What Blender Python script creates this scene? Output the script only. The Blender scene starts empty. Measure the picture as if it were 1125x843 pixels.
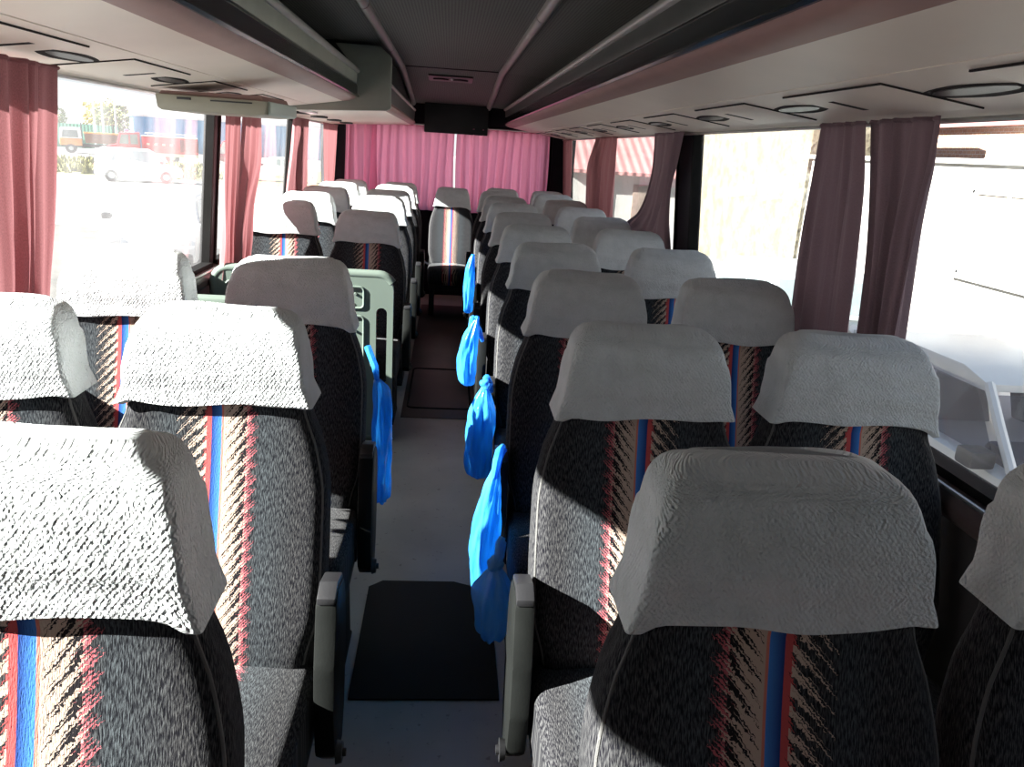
import bpy, bmesh, math, random
import numpy as np
from mathutils import Vector, Matrix

random.seed(7)
np.random.seed(7)
SC = bpy.context.scene
COL = SC.collection
PI = math.pi
R = math.radians

# ------------------------------------------------------------------ node helpers
class NX:
    """a float socket with arithmetic"""
    def __init__(s, nt, sock): s.nt = nt; s.k = sock
    def _op(s, op, *a, clamp=False):
        n = s.nt.nodes.new('ShaderNodeMath'); n.operation = op; n.use_clamp = clamp
        for i, x in enumerate((s,) + a):
            if isinstance(x, NX): s.nt.links.new(x.k, n.inputs[i])
            else: n.inputs[i].default_value = x
        return NX(s.nt, n.outputs[0])
    def __add__(s, o): return s._op('ADD', o)
    def __radd__(s, o): return s._op('ADD', o)
    def __sub__(s, o): return s._op('SUBTRACT', o)
    def __rsub__(s, o): return (s * -1.0) + o
    def __mul__(s, o): return s._op('MULTIPLY', o)
    def __rmul__(s, o): return s._op('MULTIPLY', o)
    def fract(s): return s._op('FRACT')
    def abs(s): return s._op('ABSOLUTE')
    def lt(s, o): return s._op('LESS_THAN', o)
    def gt(s, o): return s._op('GREATER_THAN', o)
    def pw(s, e): return s._op('POWER', e)
    def sin(s): return s._op('SINE')
    def mx(s, o): return s._op('MAXIMUM', o)
    def ramp(s, a, b):
        n = s.nt.nodes.new('ShaderNodeMapRange'); n.clamp = True
        s.nt.links.new(s.k, n.inputs[0])
        n.inputs[1].default_value = a; n.inputs[2].default_value = b
        n.inputs[3].default_value = 0; n.inputs[4].default_value = 1
        return NX(s.nt, n.outputs[0])
    def band(s, a, b): return s.gt(a) * s.lt(b)

def mixc(nt, f, a, b):
    n = nt.nodes.new('ShaderNodeMix'); n.data_type = 'RGBA'; n.clamp_factor = True
    for i, x in ((0, f), (6, a), (7, b)):
        if isinstance(x, NX): nt.links.new(x.k, n.inputs[i])
        elif isinstance(x, (tuple, list)): n.inputs[i].default_value = (*x[:3], 1)
        elif isinstance(x, (int, float)): n.inputs[i].default_value = x
        else: nt.links.new(x, n.inputs[i])
    return n.outputs[2]

def new_mat(name):
    m = bpy.data.materials.new(name); m.use_nodes = True
    nt = m.node_tree; b = nt.nodes['Principled BSDF']
    return m, nt, b

def coord(nt, which='Object', scale=(1, 1, 1)):
    tc = nt.nodes.new('ShaderNodeTexCoord'); mp = nt.nodes.new('ShaderNodeMapping')
    nt.links.new(tc.outputs[which], mp.inputs[0]); mp.inputs['Scale'].default_value = scale
    return mp.outputs[0]

def noise(nt, vec, scale=5, detail=3, rough=.55, dist=0):
    n = nt.nodes.new('ShaderNodeTexNoise'); nt.links.new(vec, n.inputs['Vector'])
    n.inputs['Scale'].default_value = scale; n.inputs['Detail'].default_value = detail
    n.inputs['Roughness'].default_value = rough; n.inputs['Distortion'].default_value = dist
    return NX(nt, n.outputs[0])

def bump(nt, b, h, strength=.3, distance=.01):
    n = nt.nodes.new('ShaderNodeBump'); n.inputs['Strength'].default_value = strength
    n.inputs['Distance'].default_value = distance
    nt.links.new(h.k, n.inputs['Height']); nt.links.new(n.outputs[0], b.inputs['Normal'])

def simple(name, c, rough=.6, metal=0, var=.25, nscale=8, bmp=0, spec=.5, bscale=60, coat=0):
    m, nt, b = new_mat(name)
    v = coord(nt)
    n = noise(nt, v, nscale, 4).ramp(.3, .7)
    d = tuple(x * (1 - var) for x in c); l = tuple(min(1, x * (1 + var * .5)) for x in c)
    nt.links.new(mixc(nt, n, d, l), b.inputs['Base Color'])
    b.inputs['Roughness'].default_value = rough; b.inputs['Metallic'].default_value = metal
    b.inputs['Specular IOR Level'].default_value = spec
    b.inputs['Coat Weight'].default_value = coat
    if bmp: bump(nt, b, noise(nt, v, bscale, 3), bmp, .004)
    return m


# ------------------------------------------------------------------ materials
def fabric_mat():
    m, nt, b = new_mat('seat_fabric')
    tc = nt.nodes.new('ShaderNodeTexCoord'); sp = nt.nodes.new('ShaderNodeSeparateXYZ')
    nt.links.new(tc.outputs['UV'], sp.inputs[0])
    u, v = NX(nt, sp.outputs[0]) * 1.06 + .004, NX(nt, sp.outputs[1])
    uv = tc.outputs['UV']
    mp = nt.nodes.new('ShaderNodeMapping'); nt.links.new(uv, mp.inputs[0])
    mp.inputs['Scale'].default_value = (640, 85, 1); mp.inputs['Rotation'].default_value = (0, 0, .22)
    fib = noise(nt, mp.outputs[0], 1, 2)
    n1 = noise(nt, uv, 60, 2) - .5
    n2 = noise(nt, uv, 240, 2) - .5
    # dark ground with grey fibres
    fr = fib.ramp(.42, .8)
    base = mixc(nt, fr, (.004, .004, .007), (.115, .115, .115))
    # soft blue-grey shade beside the stripe
    gb = u.ramp(.06, .09) * (1.0 - u.ramp(.1, .15))
    base = mixc(nt, gb * (fr * .7 + .06), base, (.08, .105, .12))
    nb = u.ramp(-.17, -.1) * (1.0 - u.ramp(-.09, -.07))
    base = mixc(nt, nb * (fr * .75 + .05), base, (.085, .112, .13))
    sl = (v * 40.0 + u * 36.0 + n1 * .9 + n2 * .5).fract()
    sl2 = (v * 150.0 + u * 150.0 + n2 * 1.6).fract()
    stL = sl * .42 + sl2 * .58
    sr = (v * 40.0 + u * 34.0 + n1 * .9 + n2 * .5).fract()
    sr2 = (v * 150.0 + u * 150.0 + n2 * 1.6).fract()
    stR = sr * .55 + sr2 * .45
    beige, pink, red = (.50, .385, .31), (.46, .11, .13), (.52, .085, .085)
    c = mixc(nt, stL.lt(u.ramp(-.088, -.05) * .95) * u.lt(-.035), base, pink)
    c = mixc(nt, stL.lt(u.ramp(-.072, -.045) * 1.1) * u.lt(-.008), c, beige)
    # dark arrows on the beige
    ar = (v * 40.0 + u * 44.0 + n1 * .8 + n2 * .6).fract() * .6 + (v * 130.0 + u * 140.0 + n2 * 1.2).fract() * .4
    am = ar.lt((1.0 - u.ramp(-.052, -.014) * .75) * .56) * u.band(-.062, -.018)
    c = mixc(nt, am, c, (.012, .010, .012))
    bl = u.ramp(-.010, .012)
    blue = mixc(nt, bl, (.06, .22, .62), (.012, .02, .13))
    c = mixc(nt, u.band(-.0105, .012), c, blue)
    c = mixc(nt, u.band(-.0145, -.0105), c, (.6, .2, .15))
    rm = stR.lt((1.0 - u.ramp(.015, .036)) * 1.0) * u.gt(.010)
    c = mixc(nt, rm, c, red)
    fm = stR.lt(.58 - u.ramp(.022, .085) * .5) * u.band(.02, .082) * sr.lt(.55)
    c = mixc(nt, fm, c, beige)
    nt.links.new(c, b.inputs['Base Color'])
    b.inputs['Roughness'].default_value = .92
    b.inputs['Specular IOR Level'].default_value = .12
    b.inputs['Sheen Weight'].default_value = .1
    b.inputs['Sheen Roughness'].default_value = .4
    bump(nt, b, fib + sl2 * .3, .45, .0025)
    return m

def cover_mat():
    m, nt, b = new_mat('cover_cloth')
    tc = nt.nodes.new('ShaderNodeTexCoord'); uv = tc.outputs['UV']
    sp = nt.nodes.new('ShaderNodeSeparateXYZ'); nt.links.new(uv, sp.inputs[0])
    u, v = NX(nt, sp.outputs[0]), NX(nt, sp.outputs[1])
    n0 = noise(nt, uv, 45, 2) - .5
    n1 = noise(nt, uv, 150, 2) - .5
    g = ((u + n0 * .014) * 820.0).sin() * ((v + n0 * .012 + n1 * .002) * 640.0).sin()
    n2 = noise(nt, uv, 95, 3, .6) - .5
    h = g * .28 + n1 * 1.3 + n2 * 2.4
    big = noise(nt, uv, 22, 2)
    nt.links.new(mixc(nt, big.ramp(.3, .7), (.58, .61, .61), (.66, .685, .69)), b.inputs['Base Color'])
    b.inputs['Roughness'].default_value = .9; b.inputs['Specular IOR Level'].default_value = .1
    bump(nt, b, h + big * 1.2, 1.0, .0024)
    return m

def curtain_mat(name, c, trans=.35):
    m, nt, b = new_mat(name)
    v = coord(nt, 'UV', (1, 1, 1))
    w = noise(nt, coord(nt, 'UV', (900, 250, 1)), 1, 2)
    cc = mixc(nt, w.ramp(.3, .7), tuple(x * .8 for x in c), tuple(min(1, x * 1.15) for x in c))
    nt.links.new(cc, b.inputs['Base Color'])
    b.inputs['Roughness'].default_value = .85; b.inputs['Specular IOR Level'].default_value = .15
    b.inputs['Sheen Weight'].default_value = .1
    t = nt.nodes.new('ShaderNodeBsdfTranslucent'); nt.links.new(cc, t.inputs[0])
    mx = nt.nodes.new('ShaderNodeMixShader'); mx.inputs[0].default_value = trans
    nt.links.new(b.outputs[0], mx.inputs[1]); nt.links.new(t.outputs[0], mx.inputs[2])
    nt.links.new(mx.outputs[0], nt.nodes['Material Output'].inputs[0])
    bump(nt, b, w, .2, .002)
    return m

def glass_mat(name='bus_glass', tint=(.97, .98, .97), dust_haze=.03):
    m = bpy.data.materials.new(name); m.use_nodes = True; nt = m.node_tree
    nt.nodes.remove(nt.nodes['Principled BSDF'])
    t = nt.nodes.new('ShaderNodeBsdfTransparent'); t.inputs[0].default_value = (*tint, 1)
    g = nt.nodes.new('ShaderNodeBsdfGlossy'); g.inputs['Roughness'].default_value = .02
    lw = nt.nodes.new('ShaderNodeLayerWeight'); lw.inputs[0].default_value = .5
    f = NX(nt, lw.outputs['Facing']).pw(4.0) * .45 + .02
    mx = nt.nodes.new('ShaderNodeMixShader')
    nt.links.new(f.k, mx.inputs[0]); nt.links.new(t.outputs[0], mx.inputs[1]); nt.links.new(g.outputs[0], mx.inputs[2])
    d = nt.nodes.new('ShaderNodeBsdfTranslucent'); d.inputs[0].default_value = (.95, .93, .95, 1)  # dust film that also supplies the whitish glare haze on the panes
    m2 = nt.nodes.new('ShaderNodeMixShader')
    n = noise(nt, coord(nt, 'Object', (1, 1, .35)), 6, 4).ramp(.3, .75) * dust_haze + dust_haze * .4
    nt.links.new(n.k, m2.inputs[0]); nt.links.new(mx.outputs[0], m2.inputs[1]); nt.links.new(d.outputs[0], m2.inputs[2])
    nt.links.new(m2.outputs[0], nt.nodes['Material Output'].inputs[0])
    return m

def bag_mat(name='blue_film', c0=(.04, .32, .75), c1=(.10, .50, .92), thin=.15):
    m, nt, b = new_mat(name)
    n = noise(nt, coord(nt, 'Object', (20, 20, 6)), 1, 3)
    c = mixc(nt, n.ramp(.3, .7), c0, c1)
    nt.links.new(c, b.inputs['Base Color']); b.inputs['Roughness'].default_value = .22
    t = nt.nodes.new('ShaderNodeBsdfTranslucent'); nt.links.new(c, t.inputs[0])
    mx = nt.nodes.new('ShaderNodeMixShader'); mx.inputs[0].default_value = .5
    nt.links.new(b.outputs[0], mx.inputs[1]); nt.links.new(t.outputs[0], mx.inputs[2])
    tr = nt.nodes.new('ShaderNodeBsdfTransparent'); tr.inputs[0].default_value = (.35, .7, 1, 1)
    m2 = nt.nodes.new('ShaderNodeMixShader'); m2.inputs[0].default_value = thin
    nt.links.new(mx.outputs[0], m2.inputs[1]); nt.links.new(tr.outputs[0], m2.inputs[2])
    nt.links.new(m2.outputs[0], nt.nodes['Material Output'].inputs[0])
    bump(nt, b, noise(nt, coord(nt, 'Object', (60, 60, 14)), 1, 3), .6, .006)
    return m

def floor_mat():
    m, nt, b = new_mat('lino_floor')
    v = coord(nt, 'Object')
    n = noise(nt, v, 3, 5); n2 = noise(nt, v, 40, 3)
    c = mixc(nt, n.ramp(.35, .65), (.42, .41, .365), (.54, .52, .46))
    c = mixc(nt, n2.ramp(.64, .72) * .5, c, (.10, .07, .05))
    nt.links.new(c, b.inputs['Base Color']); b.inputs['Roughness'].default_value = .42
    bump(nt, b, n2, .1, .002)
    return m

def perforated_mat():
    m, nt, b = new_mat('perforated_headliner')
    v = coord(nt, 'Object', (75, 75, 75))
    sp = nt.nodes.new('ShaderNodeSeparateXYZ'); nt.links.new(v, sp.inputs[0])
    x, y = NX(nt, sp.outputs[0]).fract() - .5, NX(nt, sp.outputs[1]).fract() - .5
    r = x * x + y * y
    hole = r.lt(.06)
    nt.links.new(mixc(nt, hole, (.13, .135, .125), (.02, .02, .02)), b.inputs['Base Color'])
    b.inputs['Roughness'].default_value = .7
    bump(nt, b, 1.0 - hole, .3, .002)
    return m

def stone_mat():
    m, nt, b = new_mat('stone_wall')
    v = coord(nt, 'Object')
    vo = nt.nodes.new('ShaderNodeTexVoronoi'); nt.links.new(v, vo.inputs['Vector']); vo.inputs['Scale'].default_value = 3.5
    n = noise(nt, v, 2, 5); n2 = noise(nt, v, 14, 4)
    c = mixc(nt, n.ramp(.35, .65), (.13, .112, .075), (.21, .188, .14))
    c = mixc(nt, n2.ramp(.56, .7) * .7, c, (.055, .045, .03))
    nt.links.new(c, b.inputs['Base Color']); b.inputs['Roughness'].default_value = .95
    bump(nt, b, NX(nt, vo.outputs[0]) + n2 * .5, 1.0, .05)
    return m

def brick_mat():
    m, nt, b = new_mat('brick_wall')
    br = nt.nodes.new('ShaderNodeTexBrick')
    sp = nt.nodes.new('ShaderNodeSeparateXYZ'); nt.links.new(coord(nt), sp.inputs[0])
    cb = nt.nodes.new('ShaderNodeCombineXYZ'); nt.links.new(sp.outputs[1], cb.inputs[0]); nt.links.new(sp.outputs[2], cb.inputs[1])
    nt.links.new(cb.outputs[0], br.inputs[0])
    br.inputs['Scale'].default_value = 3
    br.inputs['Color1'].default_value = (.45, .25, .17, 1); br.inputs['Color2'].default_value = (.55, .33, .22, 1)
    br.inputs['Mortar'].default_value = (.6, .55, .5, 1)
    nt.links.new(br.outputs[0], b.inputs['Base Color']); b.inputs['Roughness'].default_value = .9
    return m

def ground_mat():
    m, nt, b = new_mat('gravel_ground')
    v = coord(nt, 'Object')
    n = noise(nt, v, .35, 5); n2 = noise(nt, v, 9, 4)
    c = mixc(nt, n.ramp(.35, .65), (.19, .185, .18), (.26, .255, .25))
    c = mixc(nt, n2.ramp(.4, .7) * .4, c, (.13, .125, .12))
    nt.links.new(c, b.inputs['Base Color']); b.inputs['Roughness'].default_value = .95
    bump(nt, b, n2, .6, .03)
    return m

def corrugated(name, c, freq=4, axis=0):
    m, nt, b = new_mat(name)
    sp = nt.nodes.new('ShaderNodeSeparateXYZ'); nt.links.new(coord(nt, 'Object'), sp.inputs[0])
    w = (NX(nt, sp.outputs[axis]) * (2 * PI * freq)).sin()
    n = noise(nt, coord(nt, 'Object'), 1.5, 4)
    nt.links.new(mixc(nt, n.ramp(.3, .7), tuple(x * .8 for x in c), c), b.inputs['Base Color'])
    b.inputs['Roughness'].default_value = .55
    bump(nt, b, w, .5, .03)
    return m

M = {}
M['fabric'] = fabric_mat(); M['cover'] = cover_mat()
M['piping'] = simple('piping_cord', (.10, .098, .095), .7, bmp=.3, bscale=300)
M['black_plastic'] = simple('black_plastic', (.02, .02, .022), .38, bmp=.1, bscale=250)
M['arm_plastic'] = simple('arm_plastic', (.012, .013, .0125), .4, spec=.08, bmp=.1, bscale=250)
M['steel_black'] = simple('black_steel', (.015, .015, .016), .4, .4)
M['seat_base'] = simple('seat_base_paint', (.012, .012, .013), .55)
M['beige'] = simple('beige_panel', (.80, .70, .61), .5, var=.05, nscale=3, bmp=.06, bscale=300)
M['vent_rim'] = simple('vent_rim', (.035, .03, .03), .9, var=.1, spec=.1)
M['rose'] = simple('rose_trim', (.33, .19, .17), .5, var=.1)
M['black_gloss'] = simple('black_gloss', (.012, .014, .016), .15, spec=.7)
M['dark_grey'] = simple('dark_grey_panel', (.06, .065, .062), .35)
M['rail'] = simple('grey_rail', (.30, .30, .28), .4, var=.1)
M['green_grey'] = simple('green_grey_panel', (.30, .32, .27), .45, var=.1)
M['headliner'] = perforated_mat()
M['bulkhead'] = simple('bulkhead_carpet', (.015, .017, .018), .9, bmp=.4, bscale=400)
M['rack_carpet'] = simple('rack_carpet', (.02, .021, .021), .95, bmp=.4, bscale=300)
M['wall_panel'] = simple('dark_wall_panel', (.05, .045, .045), .6, bmp=.1, bscale=200)
M['pillar'] = simple('black_pillar', (.018, .018, .024), .6, spec=.12)
M['rubber'] = simple('black_rubber', (.012, .012, .012), .75, bmp=.2, bscale=200, spec=.08)
M['sill'] = simple('sill_trim', (.10, .075, .075), .35)
M['alu'] = simple('brushed_aluminium', (.55, .55, .54), .3, .9, var=.1)
M['curtain'] = curtain_mat('maroon_curtain', (.34, .15, .16), .22)
M['curtain_rose'] = curtain_mat('rose_curtain', (.42, .18, .19), .22)
M['curtain_dark'] = curtain_mat('dark_plum_curtain', (.205, .14, .16), .14)
M['curtain_pink'] = curtain_mat('pink_curtain', (.95, .33, .50), .8)
M['glass'] = glass_mat()
M['car_glass'] = simple('car_glass', (.16, .20, .20), .06, spec=.8, var=.1)
M['glare_glass'] = simple('painted_glare_glass', (.45, .47, .48), .08, spec=.8, var=.1); M['car_clear'] = glass_mat('car_clear_glass', (.62, .63, .68), .05); M['car_seat'] = simple('car_seat_cloth', (.16, .15, .17), .9)  # pale base colour stands in for glare washing out the van windows
M['bag'] = bag_mat(); M['bag_pale'] = bag_mat('pale_blue_film', (.16, .58, .95), (.32, .74, .98), .15)
M['floor'] = floor_mat()
M['floor_brown'] = simple('brown_lino', (.085, .05, .045), .45, var=.3, nscale=3)
M['mat_rubber'] = simple('mat_rubber', (.006, .006, .006), .8, bmp=.3, bscale=150)
M['mint'] = simple('grey_green_plastic', (.135, .17, .145), .42, var=.06, bmp=.05, bscale=200)
M['mint_dark'] = simple('grey_green_recess', (.12, .15, .13), .5, var=.06)
M['tv'] = simple('tv_housing', (.34, .32, .25), .5, var=.06)
M['tv_lit_end'] = simple('tv_housing_lit_end', (.46, .52, .47), .45, var=.05)  # paler than the housing: light on its aisle end put into the colour
M['lens'] = simple('lens_plastic', (.8, .8, .8), .15, var=.05)
M['ground'] = ground_mat()
M['earth'] = simple('damp_earth', (.085, .078, .07), .95, var=.4, nscale=1.5, bmp=.6, bscale=12)
M['grass'] = simple('dry_grass', (.26, .25, .09), .95, var=.45, nscale=1.2, bmp=.8, bscale=8)
M['leaf_yellow'] = simple('leaf_yellow', (.50, .42, .08), .8, var=.4, nscale=1.5)
M['leaf_green'] = simple('leaf_green', (.17, .22, .07), .8, var=.4, nscale=1.5)
M['bark'] = simple('bark', (.14, .10, .07), .9)
M['white_paint'] = simple('white_paint', (.78, .78, .77), .35, var=.04)
M['silver_paint'] = simple('grey_paint', (.42, .46, .46), .3, .3, var=.05)
M['red_paint'] = simple('red_paint', (.62, .03, .04), .35, var=.1)
M['orange_paint'] = simple('orange_paint', (.75, .28, .04), .45, var=.1)
M['rust'] = simple('rusty_steel', (.28, .12, .06), .8, var=.4)
M['tyre'] = simple('tyre_rubber', (.03, .03, .03), .85)
M['blue_sheet'] = corrugated('blue_sheet', (.06, .33, .62), 2.2)
M['green_sheet'] = corrugated('green_sheet', (.07, .27, .18), 3)
M['red_sheet'] = corrugated('red_sheet', (.36, .18, .17), 2.5)
M['plaster'] = simple('pale_plaster', (.44, .425, .40), .95, var=.1, nscale=2, bmp=.3, bscale=20)
M['stone'] = stone_mat(); M['brick'] = brick_mat()
M['pole'] = simple('pole_concrete', (.6, .59, .55), .9)

# ------------------------------------------------------------------ mesh helpers
def mk(name, bm, mat, parent=None, loc=None, rot=None, smooth=True, sharp=40):
    me = bpy.data.meshes.new(name)
    bmesh.ops.recalc_face_normals(bm, faces=bm.faces)
    bm.to_mesh(me); bm.free()
    return mko(name, me, mat, parent, loc, rot, smooth, sharp)

def mko(name, me, mat, parent=None, loc=None, rot=None, smooth=True, sharp=40):
    me.materials.clear()
    if mat: me.materials.append(mat)
    if smooth:
        for p in me.polygons: p.use_smooth = True
        try: me.set_sharp_from_angle(angle=R(sharp))
        except Exception: pass
    o = bpy.data.objects.new(name, me); COL.objects.link(o)
    if parent is not None: o.parent = parent
    if loc is not None: o.location = loc
    if rot is not None: o.rotation_euler = rot
    return o

def empty(name, loc=(0, 0, 0), rz=0):
    o = bpy.data.objects.new(name, None); COL.objects.link(o)
    o.location = loc; o.rotation_euler = (0, 0, rz); o.empty_display_size = .1
    return o

def tag(o, label=None, cat=None, group=None, kind=None):
    if label: o['label'] = label
    if cat: o['category'] = cat
    if group: o['group'] = group
    if kind: o['kind'] = kind
    return o

def struct(o): o['kind'] = 'structure'; return o

def box(bm, x0, x1, y0, y1, z0, z1, bev=0, seg=2):
    b2 = bmesh.new()
    bmesh.ops.create_cube(b2, size=1)
    for v in b2.verts:
        v.co = ((x0 + x1) / 2 + v.co.x * (x1 - x0), (y0 + y1) / 2 + v.co.y * (y1 - y0), (z0 + z1) / 2 + v.co.z * (z1 - z0))
    if bev: bmesh.ops.bevel(b2, geom=b2.edges[:], offset=bev, segments=seg, profile=.6, affect='EDGES')
    join(bm, b2)

def join(bm, b2, mat=None):
    if mat is not None: bmesh.ops.transform(b2, matrix=mat, verts=b2.verts)
    t = bpy.data.meshes.new('tmp'); b2.to_mesh(t); b2.free(); bm.from_mesh(t); bpy.data.meshes.remove(t)

def tube(bm, pts, r, seg=8, cap=True, closed=False):
    pts = [Vector(p) for p in pts]; n = len(pts); rings = []
    up = Vector((0, 0, 1)); prev = None
    for i, p in enumerate(pts):
        if closed: d = pts[(i + 1) % n] - pts[i - 1]
        else: d = pts[min(i + 1, n - 1)] - pts[max(i - 1, 0)]
        d.normalize()
        a = prev if prev is not None else (up if abs(d.dot(up)) < .9 else Vector((1, 0, 0)))
        s = d.cross(a)
        if s.length < 1e-4: s = d.cross(Vector((1, 0, 0)))
        s.normalize(); t = s.cross(d).normalized(); prev = t
        rr = r[i] if isinstance(r, (list, tuple)) else r
        rings.append([bm.verts.new(p + (s * math.cos(2 * PI * k / seg) + t * math.sin(2 * PI * k / seg)) * rr) for k in range(seg)])
    for i in range(n if closed else n - 1):
        A, B = rings[i], rings[(i + 1) % n]
        for k in range(seg): bm.faces.new((A[k], A[(k + 1) % seg], B[(k + 1) % seg], B[k]))
    if cap and not closed:
        bm.faces.new(rings[0][::-1]); bm.faces.new(rings[-1])

def prism(bm, poly, axis, a, b, bev=0):
    """polygon (2D) extruded along axis: 'x' poly=(y,z), 'y' poly=(x,z), 'z' poly=(x,y)"""
    f = {'x': lambda p, t: (t, p[0], p[1]), 'y': lambda p, t: (p[0], t, p[1]), 'z': lambda p, t: (p[0], p[1], t)}[axis]
    b2 = bmesh.new()
    A = [b2.verts.new(f(p, a)) for p in poly]; B = [b2.verts.new(f(p, b)) for p in poly]
    n = len(poly)
    b2.faces.new(A); b2.faces.new(B[::-1])
    for i in range(n): b2.faces.new((A[i], B[i], B[(i + 1) % n], A[(i + 1) % n]))
    bmesh.ops.recalc_face_normals(b2, faces=b2.faces)
    if bev: bmesh.ops.bevel(b2, geom=b2.edges[:], offset=bev, segments=2, profile=.6, affect='EDGES')
    join(bm, b2)

def loft(bm, rings, closed=True, cap0=True, cap1=True, uvs=None):
    """rings: list of lists of points (same count). uvs the same shape or None"""
    V = [[bm.verts.new(p) for p in r] for r in rings]
    lay = bm.loops.layers.uv.verify() if uvs else None
    n = len(rings[0])
    for i in range(len(rings) - 1):
        for k in range(n if closed else n - 1):
            k2 = (k + 1) % n
            f = bm.faces.new((V[i][k], V[i][k2], V[i + 1][k2], V[i + 1][k]))
            if lay:
                q = [uvs[i][k], uvs[i][k + 1], uvs[i + 1][k + 1], uvs[i + 1][k]]
                for lp, t in zip(f.loops, q): lp[lay].uv = t
    for flag, idx in ((cap0, 0), (cap1, -1)):
        if flag:
            try:
                f = bm.faces.new(V[idx])
                if lay:
                    for lp, t in zip(f.loops, uvs[idx]): lp[lay].uv = t
            except ValueError: pass
    return V

def interp(tab, z):
    """smooth interpolation of rows (z, a, b, c ...)"""
    tab = np.array(tab); zs = tab[:, 0]
    z = min(max(z, zs[0]), zs[-1])
    i = min(max(int(np.searchsorted(zs, z)) - 1, 0), len(zs) - 2)
    h = zs[i + 1] - zs[i]; t = (z - zs[i]) / h
    def m(k):
        if k == 0: return (tab[1] - tab[0]) / (zs[1] - zs[0])
        if k == len(zs) - 1: return (tab[-1] - tab[-2]) / (zs[-1] - zs[-2])
        a = (tab[k] - tab[k - 1]) / (zs[k] - zs[k - 1]); b = (tab[k + 1] - tab[k]) / (zs[k + 1] - zs[k])
        return np.where(a * b > 0, 2 * a * b / (a + b + 1e-12), 0)
    p = (2 * t ** 3 - 3 * t ** 2 + 1) * tab[i] + (t ** 3 - 2 * t ** 2 + t) * h * m(i) + (-2 * t ** 3 + 3 * t ** 2) * tab[i + 1] + (t ** 3 - t ** 2) * h * m(i + 1)
    return p[1:]

# ------------------------------------------------------------------ camera (photograph's lens and stance)
F_PX, YAW, PITCH, ROLL = 861.7, .09353, .28881, .06534
CAMZ = 1.485
cd = bpy.data.cameras.new('camera'); cam = bpy.data.objects.new('camera', cd); COL.objects.link(cam)
cd.sensor_fit = 'HORIZONTAL'; cd.sensor_width = 36; cd.lens = F_PX / 1125 * 36
cd.clip_start = .02; cd.clip_end = 500
fw = Vector((math.sin(YAW) * math.cos(PITCH), math.cos(YAW) * math.cos(PITCH), -math.sin(PITCH)))
r0 = Vector((math.cos(YAW), -math.sin(YAW), 0)); u0 = r0.cross(fw)
rr = r0 * math.cos(ROLL) + u0 * math.sin(ROLL); uu = u0 * math.cos(ROLL) - r0 * math.sin(ROLL)
mw = Matrix((rr, uu, -fw)).transposed().to_4x4(); mw.translation = (.009, 0, CAMZ)
cam.matrix_world = mw
SC.camera = cam

# ------------------------------------------------------------------ seat
SEAT_W = [  # z, half width, front depth, back depth
    (.42, .190, .050, .060), (.48, .200, .062, .062), (.56, .220, .066, .062), (.66, .223, .060, .060), (.78, .222, .052, .056), (.88, .205, .047, .053),
    (.95, .180, .047, .044), (.985, .174, .058, .040), (1.03, .168, .073, .038), (1.07, .161, .075, .036), (1.10, .153, .069, .034),
    (1.122, .142, .056, .031), (1.135, .127, .037, .026), (1.140, .107, .018, .018)]
def yc(z): return -.25 * (1.15 - z)

def seat_ring(z, off=0, n=72, rc=.034, sharp=1.0):
    w, f, b = interp(SEAT_W, z); w += off; f += off; b += off
    rc = min(rc * sharp, f * .9, b * .9, w * .5)
    # rounded rectangle in local (x,y), from centre front going round (+x first)
    pts = []
    def line(p, q, k):
        for i in range(k): t = i / k; pts.append((p[0] + (q[0] - p[0]) * t, p[1] + (q[1] - p[1]) * t))
    def arc(cx, cy, a0, k):
        for i in range(k): a = a0 + (PI / 2) * i / k; pts.append((cx + rc * math.cos(a), cy + rc * math.sin(a)))
    kf, ks, ka, kb = 12, 4, 6, 16
    line((0, -f), (w - rc, -f), kf); arc(w - rc, -f + rc, -PI / 2, ka)
    line((w, -f + rc), (w, b - rc), ks); arc(w - rc, b - rc, 0, ka)
    line((w - rc, b), (-w + rc, b), kb); arc(-w + rc, b - rc, PI / 2, ka)
    line((-w, b - rc), (-w, -f + rc), ks); arc(-w + rc, -f + rc, PI, ka)
    line((-w + rc, -f), (0, -f), kf)
    return pts, w, f

def crown(x, y, w, f):
    # front face slightly domed across the width
    if y < -f * .2: return y + .004 * (x / w) ** 2 * min(1, (-y) / f)
    return y

def ring_uv(P, z, flip):
    s = 0; out = []
    for i, p in enumerate(P + [P[0]]):
        if i: s += math.hypot(p[0] - P[i - 1][0], p[1] - P[i - 1][1])
        out.append(s)
    tot = out[-1]
    return [((x if x < tot / 2 else x - tot) * (-1 if flip else 1), z) for x in out[:-1]] + [((-0.0), z)]

def backrest_mesh(flip):
    bm = bmesh.new(); rings = []; uvs = []
    for z in list(np.linspace(.42, 1.09, 30)) + [1.103, 1.114, 1.124, 1.132, 1.137, 1.140]:
        P, w, f = seat_ring(z)
        uvs.append(ring_uv(P, z, flip)); rings.append([(x, yc(z) + crown(x, y, w, f), z) for x, y in P])
    loft(bm, rings, uvs=uvs)
    return bm

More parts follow.
